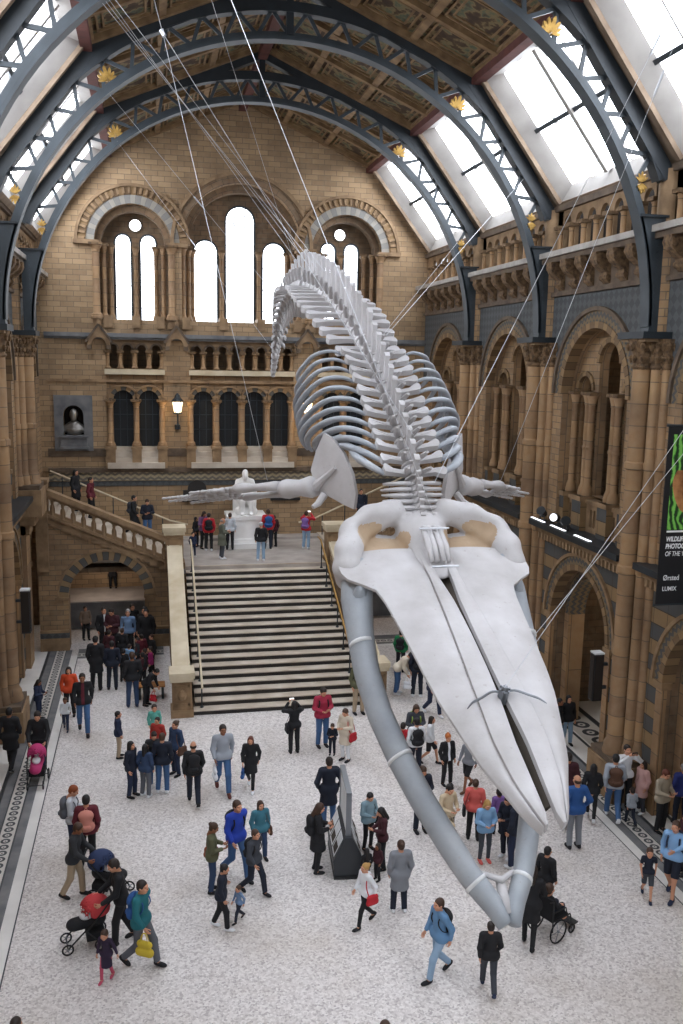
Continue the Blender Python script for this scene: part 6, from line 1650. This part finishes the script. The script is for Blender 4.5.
# head template, centre of the skull at the origin, facing -y
hs = SDF(.03)
hs.ell((0, .012, .02), (.076, .096, .098)).ell((0, -.035, -.055), (.056, .058, .066)).ell((0, -.06, -.098), (.026, .022, .020), .025)
hs.cap((0, -.092, .012), (0, -.112, -.028), .010, .014, k=.014).ell((0, -.086, .036), (.055, .016, .012), .02)
hs.ell((0, -.092, -.062), (.024, .011, .010), .012)
for sg in (-1, 1):
    hs.ell((sg*.078, .012, -.012), (.010, .022, .034), .008).ell((sg*.034, -.102, .012), (.017, .012, .010), .014, True).ell((sg*.045, -.068, -.03), (.024, .024, .022), .02)
hs.cap((0, .018, -.08), (0, .03, -.19), .055, .06)
HV, HF = hs.mesh_data(.0085)
hc = HV[HF].mean(1)
hm = np.where((((np.abs(hc[:, 0])-.034)/.014)**2+((hc[:, 2]-.012)/.007)**2 < 1) & (hc[:, 1] < -.07), 1, np.where(((hc[:, 0]/.025)**2+((hc[:, 2]+.063)/.0075)**2 < 1) & (hc[:, 1] < -.08), 2, 0))
# hand template: wrist at the origin, fingers along -z, palm facing +x
def make_hand(grip):
    h = SDF(.010)
    h.cap((0, 0, .01), (0, 0, -.04), .024, .027, (1.35, 1, 1)).cap((0, -.018, -.055), (0, .026, -.055), .017, .016, k=.012).cap((0, 0, -.03), (0, 0, -.07), .026, .03, (1.6, 1, 1))
    for y, ln, r in ((-.033, .066, .0085), (-.011, .078, .009), (.011, .072, .0088), (.031, .056, .0075)):
        a = V3(0, y, -.085); c = grip
        p1 = a+V3(math.sin(c*.5)*ln*.45, y*.08, -math.cos(c*.5)*ln*.45); p2 = p1+V3(math.sin(c*1.2)*ln*.33, 0, -math.cos(c*1.2)*ln*.33); p3 = p2+V3(math.sin(c*1.8)*ln*.25, 0, -math.cos(c*1.8)*ln*.25)
        h.cap(a, p1, r*1.1, r, k=.006).cap(p1, p2, r, r*.92, k=.004).cap(p2, p3, r*.92, r*.75, k=.004)
    t1 = V3(.012, -.045, -.055); t2 = V3(.022+.01*grip, -.062, -.085); t3 = V3(.028+.02*grip, -.06, -.108)
    h.cap((.004, -.018, -.022), t1, .013, .0105, k=.008).cap(t1, t2, .0105, .0095, k=.004).cap(t2, t3, .0095, .0075, k=.004)
    return h.mesh_data(.0052)
HANDS = {g: make_hand(g) for g in (.35, .95)}
def frame(d, hint):
    """matrix whose -z axis is d and whose +x leans to hint"""
    z = -d/np.linalg.norm(d); x = hint-(hint@z)*z; x = x/max(np.linalg.norm(x), 1e-6); y = np.cross(z, x)
    return np.stack([x, y, z], 1)
def Rx(a): return np.array([[1, 0, 0], [0, math.cos(a), -math.sin(a)], [0, math.sin(a), math.cos(a)]])

CACHE = {}
def body_mesh(pn, kid):
    key = ('body', pn, kid)
    if key in CACHE: return CACHE[key]
    J = pose(pn); s = SDF(.035)
    s.cap(J['pel']-V3(0, 0, .02), J['waist'], .135, .115, (1, 1.35, 1)).cap(J['waist'], J['chest'], .115, .135, (1, 1.35, 1)).cap(J['chest'], J['neck']-V3(0, 0, .06), .13, .08, (1, 1.4, 1))
    s.cap(J['shA']-V3(.04, 0, 0), J['shB']+V3(.04, 0, 0), .062).cap(J['neck']-V3(0, 0, .05), J['neck']+V3(0, 0, .03), .058, .052)
    for q in 'AB':
        s.cap(J['sh'+q], J['el'+q], .05, .039).cap(J['el'+q], J['wr'+q], .040, .027).cap(J['hip'+q], J['knee'+q], .085, .055).cap(J['knee'+q], J['ank'+q], .055, .037)
        s.ell(J['ank'+q]+V3(0, -.03, -.03), (.03, .06, .03))
    V, F = s.mesh_data(.022)
    parts = [(V, F, 0)]
    R = Rx(J['_pitch']); hsz = 1.28 if kid else 1.0
    parts.append(((HV*hsz)@R.T+J['head']+V3(0, 0, .03*(hsz-1)), HF, hm))
    g = .95 if pn in ('phone', 'photo', 'push', 'cross', 'holdhand') else .35
    hv, hf = HANDS[g]
    for q, sg in (('A', 1), ('B', -1)):
        d = J['wr'+q]-J['el'+q]; M = frame(d, V3(-sg, -.2, 0) if pn not in ('phone', 'cross') else V3(-sg*.3, 0, .8))
        w = hv.copy()
        if sg < 0: w[:, 1] *= -1
        # a mirrored hand keeps its thumb to the front
        f2 = hf if sg > 0 else hf[:, ::-1]
        M2 = M.copy()
        if (M2@V3(0, -1, 0))[1] > 0 and sg > 0 or (M2@V3(0, 1, 0))[1] > 0 and sg < 0: w[:, 1] *= -1; f2 = f2[:, ::-1]
        parts.append((w@M2.T+J['wr'+q], f2, 0))
    V, F, mi = mesh_join(parts)
    CACHE[key] = (np_mesh('person', V, F, ['skin', 'eye', 'lip'], mi), J)
    return CACHE[key]
def top_mesh(pn, kind):
    key = ('top', pn, kind)
    if key in CACHE: return CACHE[key]
    J = pose(pn); s = SDF(.035)
    ex = {'tee': .006, 'shirt': .010, 'hoodie': .024, 'jacket': .026, 'coat': .03, 'dress': .012}[kind]
    low = {'tee': .90, 'shirt': .90, 'hoodie': .88, 'jacket': .86, 'coat': .60, 'dress': .52}[kind]
    s.cap(J['pel']-V3(0, 0, .03), J['waist'], .140+ex, .118+ex, (1, 1.3, 1)).cap(J['waist'], J['chest'], .118+ex, .138+ex, (1, 1.3, 1)).cap(J['chest'], J['neck']-V3(0, 0, .07), .132+ex, .08+ex, (1, 1.35, 1))
    s.cap(J['hipA']+V3(-.01, 0, .03), J['hipB']+V3(.01, 0, .03), .128+ex)
    s.cap(J['shA']-V3(.04, 0, 0), J['shB']+V3(.04, 0, 0), .064+ex)
    if low < .8:
        s.cap(J['pel'], V3(0, (J['kneeA'][1]+J['kneeB'][1])*.3, low), .145+ex, .19+ex, (1, 1.12, 1))
    if kind in ('jacket', 'coat', 'hoodie', 'shirt'):
        s.cap(J['neck']-V3(0, -.01, .05), J['neck']+V3(0, .012, .012), .07+ex*.5, .064+ex*.4)
    if kind == 'hoodie': s.ell(J['neck']+V3(0, .075, -.02), (.10, .07, .07))
    for q in 'AB':
        if kind == 'tee': s.cap(J['sh'+q], J['sh'+q]*.4+J['el'+q]*.6, .06, .058)
        else: s.cap(J['sh'+q], J['el'+q], .056+ex*.7, .047+ex*.6).cap(J['el'+q], J['wr'+q]*.88+J['el'+q]*.12, .048+ex*.6, .036+ex*.4)
    pel = J['pel'].copy(); ch = J['chest']; ax = (ch-pel)/np.linalg.norm(ch-pel)
    if low >= .8: clip = lambda P: (-(P-pel)@ax-(.95-low))
    else: clip = lambda P: low-P[:, 2]
    # open the collar so that the neck shows
    def clip2(P):
        c = clip(P)
        nk = J['neck']+V3(0, -.005, .03)
        return np.maximum(c, np.where(np.linalg.norm(P-nk, axis=1) < .2, (P-nk)@(ax*.9+V3(0, .25, 0)), -1))
    V, F = s.mesh_data(.02, clip2)
    cen = V[F].mean(1); rel = (cen-pel)@ax
    mi = ((np.abs(cen[:, 0]) < .045) & (rel > -.05) & ((cen-pel-rel[:, None]*ax)[:, 1] < -.06)).astype(int)
    CACHE[key] = np_mesh(kind, V, F, ['cloth_black', 'cloth_black'], mi)
    return CACHE[key]
def leg_mesh(pn, kind):
    key = ('leg', pn, kind)
    if key in CACHE: return CACHE[key]
    J = pose(pn); s = SDF(.03); ex = {'trousers': .018, 'leggings': .006, 'shorts': .024}[kind]
    s.cap(J['hipA']+V3(-.02, 0, .03), J['hipB']+V3(.02, 0, .03), .115+ex*.5).cap(J['pel'], J['waist'], .13, .118, (1, 1.3, 1))
    for q in 'AB':
        s.cap(J['hip'+q], J['knee'+q], .088+ex*.6, .056+ex)
        if kind == 'shorts': continue
        s.cap(J['knee'+q], J['ank'+q], .056+ex, .042+ex*1.2)
    def clip(P):
        c = P[:, 2]-1.12
        for q in 'AB':
            if kind == 'shorts': e = J['knee'+q]; d = J['knee'+q]-J['hip'+q]
            else: e = J['ank'+q]; d = J['ank'+q]-J['knee'+q]
            d = d/np.linalg.norm(d); rad = .12
            c = np.maximum(c, np.where(np.linalg.norm(P-e, axis=1) < rad, (P-e)@d+(.03 if kind == 'shorts' else .01), -1))
        return c
    V, F = s.mesh_data(.02, clip)
    CACHE[key] = np_mesh(kind, V, F, ['cloth_black']); return CACHE[key]
sh = SDF(.02)
sh.ell((0, -.055, -.04), (.047, .135, .044)).cap((0, .02, -.02), (0, .02, .03), .047, .044).ell((0, -.12, -.05), (.045, .07, .034))
SV, SF = sh.mesh_data(.012, lambda P: np.maximum(-.082-P[:, 2], P[:, 2]-.035))
sc_ = SV[SF].mean(1)
SHOE = np_mesh('shoe', SV, SF, ['cloth_black', 'display_panel'], (sc_[:, 2] < -.066).astype(int))
def hair_mesh(kind, kid):
    key = ('hair', kind, kid)
    if key in CACHE: return CACHE[key]
    s = SDF(.02)
    s.ell((0, .022, .035), (.088, .105, .098))
    if kind == 'long':
        s.cap((0, .06, .0), (0, .085, -.22), .085, .07, (1, 1.3, 1))
        for sg in (-1, 1): s.cap((sg*.07, .0, .02), (sg*.08, .01, -.2), .032, .028)
    elif kind == 'bun': s.ell((0, .12, .06), (.045, .045, .045)).ell((0, .05, -.02), (.075, .065, .07))
    elif kind == 'beanie': s.ell((0, .02, .07), (.094, .108, .085)).ell((0, .03, .145), (.05, .05, .04))
    elif kind == 'cap': s.ell((0, -.10, .055), (.07, .07, .012), .01)
    elif kind == 'bald': s = SDF(.02); s.ell((0, .04, -.005), (.086, .08, .06))
    else: s.ell((0, .045, -.02), (.08, .075, .07))
    def clip(P):
        # the face stays free: remove what lies ahead of the hairline
        f = (-P[:, 1]-.045-np.clip(P[:, 2]-.02, 0, .1)*.75)
        c = np.where(P[:, 2] < .085, f, -1) if kind != 'beanie' else np.where(P[:, 2] < .04, f, -1)
        if kind == 'cap': c = np.where(P[:, 2] < .035, f, -1)
        if kind == 'bald': c = np.maximum(c, P[:, 2]-.045)
        if kind in ('short', 'bald', 'beanie', 'cap'): c = np.maximum(c, -.075-P[:, 2])
        return c
    V, F = s.mesh_data(.0125, clip)
    if kid: V = V*1.28
    CACHE[key] = np_mesh('hair', V, F, ['hair_dark']); return CACHE[key]
# bags -------------------------------------------------------------------------
def bag_parts(kind):
    if ('bag', kind) in CACHE: return CACHE[('bag', kind)]
    out = []
    if kind == 'backpack':     # origin at the wearer's back between the shoulders, +y away from the back
        s = SDF(.05); s.cap((-.07, .08, -.05), (.07, .08, -.05), .10, .10, (1, 1.25, 1)).cap((-.08, .08, -.30), (.08, .08, -.30), .11, .11, (1, 1.2, 1)).cap((0, .08, -.05), (0, .08, -.3), .13, .13, (1, 1.3, 1))
        out.append(('body', np_mesh('body', *s.mesh_data(.022), ['cloth_black'])))
        s = SDF(.03); s.cap((-.06, .165, -.29), (.06, .165, -.29), .055, .055); out.append(('front_pocket', np_mesh('front_pocket', *s.mesh_data(.018), ['cloth_black'])))
        for sg in (-1, 1):
            m = MB(); m.tube(cat_rom([(sg*.09, .03, .0), (sg*.115, -.06, .062), (sg*.12, -.165, .0), (sg*.13, -.195, -.12), (sg*.155, -.11, -.27), (sg*.14, .03, -.33)], 4), .02, 6, 0, flat=.5)
            out.append(('strap', m.mesh('strap', ['cloth_black'], True)))
        m = MB(); m.tube(cat_rom([(-.03, .05, .05), (-.02, .04, .1), (.02, .04, .1), (.03, .05, .05)], 4), .008, 6); out.append(('grab_loop', m.mesh('grab_loop', ['cloth_black'], True)))
    elif kind == 'shoulder_bag':     # origin at the hip, +x outward
        s = SDF(.04); s.cap((.04, -.09, 0), (.04, .09, 0), .085, .085, (1.8, 1, 1)).cap((.04, -.10, -.12), (.04, .10, -.12), .09, .09, (1.7, 1, 1))
        out.append(('body', np_mesh('body', *s.mesh_data(.018), ['cloth_black'])))
        m = MB(); m.tube(cat_rom([(.04, .11, .05), (-.02, .10, .30), (-.10, .05, .53), (-.12, -.04, .535), (-.06, -.13, .3), (.04, -.11, .05)], 5), .014, 6, 0, flat=.5); out.append(('strap', m.mesh('strap', ['cloth_black'], True)))
    else:                            # carried in the hand; origin at the hand
        s = SDF(.03); s.cap((0, -.08, -.2), (0, .08, -.2), .06, .06, (1.3, 1, 1)).cap((0, -.09, -.34), (0, .09, -.34), .075, .075, (1.2, 1, 1)); out.append(('body', np_mesh('body', *s.mesh_data(.018), ['cloth_black'])))
        m = MB()
        for dx in (-.025, .025): m.tube(cat_rom([(dx, -.07, -.16), (dx*.6, -.04, -.04), (dx*.3, 0, -.005), (dx*.6, .04, -.04), (dx, .07, -.16)], 4), .007, 5)
        out.append(('handle', m.mesh('handle', ['cloth_black'], True)))
    CACHE[('bag', kind)] = out; return out
PHONE = [('case', MB().box(-.038, .038, -.005, .005, -.075, .075).mesh('case', ['black_paint'])), ('screen', MB().box(-.034, .034, .005, .006, -.07, .07).mesh('screen', ['spot_face']))]

OPEN = {'open': 'white'}
def person(e):
    x, y, z, h, hd, pn, top, tc, bot, bc, shc, hair, hc, skin, label, bag = e
    kid = h < 1.3
    me, J = body_mesh(pn, kid)
    sc = h/(1.80 if kid else 1.745)
    root = put(me, 'person')
    root.location = (x, y, z); root.rotation_euler = (0, 0, math.radians(hd)); root.scale = (sc, sc, sc)
    rnd = random.random()
    if rnd < .12: root.material_slots[0].link = 'OBJECT'; root.material_slots[0].material = MATS['skin_deep']
    tag(root, label, 'child' if ('child' in label.split(' holding')[0] or 'toddler' in label[:8] or label.startswith('boy')) else 'person', 'museum visitors')
    inner = tc
    if 'open ' in label or 'white shirt' in label and 'suit' in label: inner = 'maroon' if 'maroon' in label else ('greylight' if 'camera' in label else 'white')
    tcm = MATS['cloth_pink_coat'] if tc == 'pink' and top == 'coat' else MATS['cloth_'+tc]
    put(top_mesh(pn, top), {'shirt': 'shirt', 'tee': 't_shirt', 'hoodie': 'hooded_top'}.get(top, top), root, None, [tcm, MATS['cloth_'+inner] if inner != tc else tcm])
    put(leg_mesh(pn, bot), bot, root, None, [MATS['cloth_'+bc]])
    for q in 'AB':
        d = J['ank'+q]-J['knee'+q]; pit = math.atan2(d[1], -d[2])*.7 if pn in ('walk', 'push', 'reach', 'holdhand') and d[1] > .12 else 0
        put(SHOE, 'shoe', root, Matrix.Translation(Vector(J['ank'+q])) @ Matrix.Rotation(pit, 4, 'X'), [MATS['cloth_'+shc], None])
    hm_ = Matrix.Translation(Vector(J['head'])+Vector((0, 0, .0084 if kid else 0))) @ Matrix.Rotation(J['_pitch'], 4, 'X')
    put(hair_mesh(hair, kid), {'beanie': 'beanie', 'cap': 'cap'}.get(hair, 'hair'), root, hm_, [MATS['hair_'+hc]])
    if bag:
        kind, bcol, bl = bag
        W = Matrix.Translation((x, y, z)) @ Matrix.Rotation(math.radians(hd), 4, 'Z') @ Matrix.Scale(sc, 4)
        if kind == 'backpack':
            L = Matrix.Translation(Vector(J['chest'])+Vector((0, .085, .09))) @ Matrix.Rotation(J['_pitch'] if pn == 'bend' else 0, 4, 'X')
        elif kind == 'shoulder_bag': L = Matrix.Translation((.235, .02, .92)) if pn != 'photo' else Matrix.Translation((.2, .02, .92))
        else: L = Matrix.Translation(Vector(J['wrB'])+Vector((0, 0, -.09)))
        o = empty(kind, (0, 0, 0), bl, 'bag', 'bags carried by the visitors'); o.matrix_world = W @ L
        body = None
        for nm, ms in bag_parts(kind):
            q = put(ms, nm, body if nm in ('front_pocket', 'grab_loop') else o, None, [MATS['cloth_'+bcol]])
            body = body or q
    if pn == 'photo':
        o = empty('phone', (0, 0, 0), 'phone held up by the '+label.split(' photographing')[0].replace('person', 'visitor'), 'phone')
        o.matrix_world = Matrix.Translation((x, y, z)) @ Matrix.Rotation(math.radians(hd), 4, 'Z') @ Matrix.Scale(sc, 4) @ Matrix.Translation(Vector((J['wrA']+J['wrB'])/2)+Vector((0, -.06, .07))) @ Matrix.Rotation(PI/2, 4, 'Y')
        for nm, ms in PHONE: put(ms, nm, o)
for e in PEOPLE: person(e)
mat('cloth_yellow', '#c9b23a', .85)
yb = empty('handbag', (0, 0, 0), 'yellow carrier bag at the side of the man in the teal jacket', 'bag', 'bags carried by the visitors')
yb.matrix_world = Matrix.Translation((-.25, 15.50, .89)) @ Matrix.Rotation(math.radians(60), 4, 'Z') @ Matrix.Scale(1.15, 4)
for nm, ms in bag_parts('handbag'): put(ms, nm, yb, None, [MATS['cloth_yellow']])

# prams and the wheeled chair ------------------------------------------------------
def wheel_obj(name, cx, cy, cz, r, parent):
    m = MB()
    for k in range(5):
        a = 2*PI*k/5; m.tube([(cx, cy, cz), (cx, cy+r*math.cos(a), cz+r*math.sin(a))], .008, 5, 0)
    m.tube([(cx-.02, cy, cz), (cx+.02, cy, cz)], .025, 8, 0)
    w_ = m.build(name, ['metal'], parent)
    m = MB(); m.tube([(cx, cy+r*math.cos(2*PI*k/16), cz+r*math.sin(2*PI*k/16)) for k in range(17)], .018, 6, 0, up=(1, 0, 0), cap=False); m.build('tyre', ['rubber'], w_)
def pram(loc, rot, hoodc, seatc, label, scale=1.0):
    """faces -y away from the handle at +y"""
    r = empty('pram', loc, label, 'pram', 'prams'); r.rotation_euler = (0, 0, math.radians(rot)); r.scale = (scale,)*3
    for sx, sy, rad in ((-.27, .28, .13), (.27, .28, .13), (-.2, -.36, .1), (.2, -.36, .1)):
        wheel_obj('wheel', sx, sy, rad+.018, rad, r)
    m = MB()
    for s in (-1, 1):
        m.tube([(s*.27, .28, .15), (s*.25, .0, .45), (s*.24, .3, .8), (s*.23, .48, 1.02)], .016, 6)
        m.tube([(s*.2, -.36, .12), (s*.24, -.05, .45), (s*.25, .1, .55)], .016, 6)
    m.tube([(-.27, .28, .15), (.27, .28, .15)], .012, 6); m.tube([(-.2, -.36, .12), (.2, -.36, .12)], .012, 6)
    m.build('frame', ['black_paint'], r)
    m = MB(); m.tube([(-.23, .48, 1.02), (0, .5, 1.04), (.23, .48, 1.02)], .022, 8); m.build('handle', ['rubber'], r)
    s = SDF(.06); s.cap((0, .22, .55), (0, -.22, .5), .17, .15, (1, 1, 1.3)).cap((0, .26, .6), (0, .3, .85), .17, .13, (1, 1.5, 1)); s.ell((0, -.02, .74), (.17, .26, .16), .05, True)
    put(np_mesh('seat', *s.mesh_data(.025), [seatc]), 'seat', r)
    s = SDF(.05); s.ell((0, .18, .78), (.25, .30, .27))
    V, F = s.mesh_data(.025, lambda P: np.maximum(np.maximum(.68-P[:, 2], -.02-P[:, 1]+(-.10)), .225-np.linalg.norm((P-V3(0, .15, .76))/V3(1, 1.2, 1.08), axis=1)))
    put(np_mesh('hood', V, F, [hoodc]), 'hood', r)
    m = MB(); m.box(-.2, .2, .0, .34, .2, .36); m.build('basket', ['cloth_black'], r)
    s = SDF(.03); s.ell((0, .02, .66), (.11, .14, .10)).ell((0, .17, .78), (.07, .07, .08)); put(np_mesh('blanket', *s.mesh_data(.02), ['cloth_white']), 'blanket', r)
for k in ('redhood', 'navyhood', 'pinkhood'): mat(k, {'redhood': '#b8383c', 'navyhood': '#27365a', 'pinkhood': '#b03068'}[k], .8)
pram((-1.38, 16.62, 0), -80, 'redhood', 'cloth_black', 'pram with a red hood pushed by the man in black')
pram((-.98, 18.25, 0), 75, 'navyhood', 'cloth_black', 'pram with a navy hood and white blanket between two men')
pram((-3.12, 23.85, 0), 0, 'pinkhood', 'pinkhood', 'pink pram on the mosaic border')
wc = empty('wheeled_chair', (7.78, 15.3, 0), 'black wheeled chair with a small child sitting in it, next to the long black coat', 'wheelchair'); wc.rotation_euler = (0, 0, math.radians(115)); wc.scale = (.95,)*3
for s in (-1, 1):
    wheel_obj('wheel', s*.3, .12, .27, .25, wc)
    wheel_obj('caster', s*.24, -.4, .11, .09, wc)
m = MB()
for s in (-1, 1):
    m.tube([(s*.25, .25, .27), (s*.25, .25, .95), (s*.25, .4, 1.0)], .016, 6); m.tube([(s*.25, .25, .5), (s*.25, -.3, .5), (s*.22, -.45, .15), (s*.2, -.6, .14)], .016, 6); m.tube([(s*.25, .25, .7), (s*.25, -.15, .7), (s*.25, -.2, .5)], .014, 6); m.tube([(s*.24, -.4, .11), (s*.25, -.2, .5)], .014, 6)
m.build('frame', ['black_paint'], wc)
m = MB(); m.box(-.24, .24, -.25, .25, .47, .53); m.build('seat', ['cloth_black'], wc)
m = MB(); m.box(-.24, .24, .22, .27, .53, .98); m.build('backrest', ['cloth_black'], wc)
m = MB(); m.box(-.2, .2, -.66, -.46, .12, .15); m.build('footrest', ['black_paint'], wc)
# the child in the chair: a seated figure
ks = SDF(.03)
ks.cap((0, .1, .62), (0, .12, .82), .10, .09, (1, 1.2, 1)).cap((-.09, .12, .86), (.09, .12, .86), .045)
for sg in (-1, 1):
    ks.cap((sg*.06, .06, .6), (sg*.08, -.22, .6), .06, .045).cap((sg*.08, -.22, .6), (sg*.08, -.28, .34), .045, .03).ell((sg*.08, -.32, .29), (.03, .07, .03))
    ks.cap((sg*.12, .12, .85), (sg*.17, .05, .7), .036, .03).cap((sg*.17, .05, .7), (sg*.13, -.10, .68), .03, .022)
KV, KF = ks.mesh_data(.018)
hv, hf = HANDS[.35]
pk = [(KV, KF, 0), (HV*1.0+V3(0, .1, 1.03), HF, hm)]
for sg in (-1, 1):
    w = hv*.7; f2 = hf
    if sg < 0: w = w*V3(1, -1, 1); f2 = hf[:, ::-1]
    pk.append((w@frame(V3(-sg*.2, -.9, -.1), V3(0, 0, -1)).T+V3(sg*.13, -.10, .68), f2, 0))
kc = put(np_mesh('person', *mesh_join(pk)[:2], ['skin', 'eye', 'lip'], mesh_join(pk)[2]), 'person')
kc.matrix_world = Matrix.Translation((7.78, 15.3, 0)) @ Matrix.Rotation(math.radians(115), 4, 'Z')
tag(kc, 'small child sitting in the black wheeled chair', 'child', 'museum visitors')
s = SDF(.03); s.cap((0, .1, .64), (0, .12, .82), .115, .105, (1, 1.2, 1)).cap((-.09, .12, .86), (.09, .12, .86), .058)
for sg in (-1, 1): s.cap((sg*.12, .12, .85), (sg*.17, .05, .7), .048, .042).cap((sg*.17, .05, .7), (sg*.14, -.08, .68), .042, .034)
put(np_mesh('jacket', *s.mesh_data(.018), ['cloth_black']), 'jacket', kc)
s = SDF(.03)
for sg in (-1, 1): s.cap((sg*.06, .08, .6), (sg*.08, -.22, .6), .072, .056).cap((sg*.08, -.22, .6), (sg*.08, -.27, .36), .056, .042)
put(np_mesh('trousers', *s.mesh_data(.018), ['cloth_navydark']), 'trousers', kc)
put(hair_mesh('short', False), 'hair', kc, Matrix.Translation((0, .1, 1.03)), [MATS['hair_brown']])
# ------------------------------------------------------------------ camera and light
cam = bpy.data.cameras.new('camera'); co = bpy.data.objects.new('camera', cam); col.objects.link(co)
cam.sensor_fit = 'VERTICAL'; cam.sensor_height = 36; cam.lens = 36*900/1024; cam.clip_end = 300; cam.clip_start = .1
pi_, ya_, ro_ = (math.radians(a) for a in (9.58, 12.13, 1.06))
Fw = Vector((math.sin(ya_)*math.cos(pi_), math.cos(ya_)*math.cos(pi_), -math.sin(pi_)))
Rt = Vector((math.cos(ya_), -math.sin(ya_), 0)); Up = Rt.cross(Fw)
rr = Rt*math.cos(ro_)+Up*math.sin(ro_); uu = -Rt*math.sin(ro_)+Up*math.cos(ro_)
Mc = Matrix((rr, uu, -Fw)).transposed().to_4x4(); Mc.translation = (0, 0, 11.4)
co.matrix_world = Mc
scene.camera = co

w = bpy.data.worlds.new('world'); scene.world = w; w.use_nodes = True
bg = w.node_tree.nodes['Background']; bg.inputs[0].default_value = (.85, .92, 1, 1); bg.inputs[1].default_value = .55

vs = scene.view_settings
scene.display_settings.display_device = 'sRGB'
vs.view_transform = 'Standard'; vs.look = 'None'; vs.gamma = 1; vs.use_curve_mapping = False
vs.exposure = 0.92
try:
    scene.cycles.use_denoising = True
    scene.cycles.max_bounces = 8; scene.cycles.diffuse_bounces = 5; scene.cycles.glossy_bounces = 2
    scene.cycles.caustics_reflective = False; scene.cycles.caustics_refractive = False
    scene.cycles.sample_clamp_indirect = 6
except Exception:
    pass
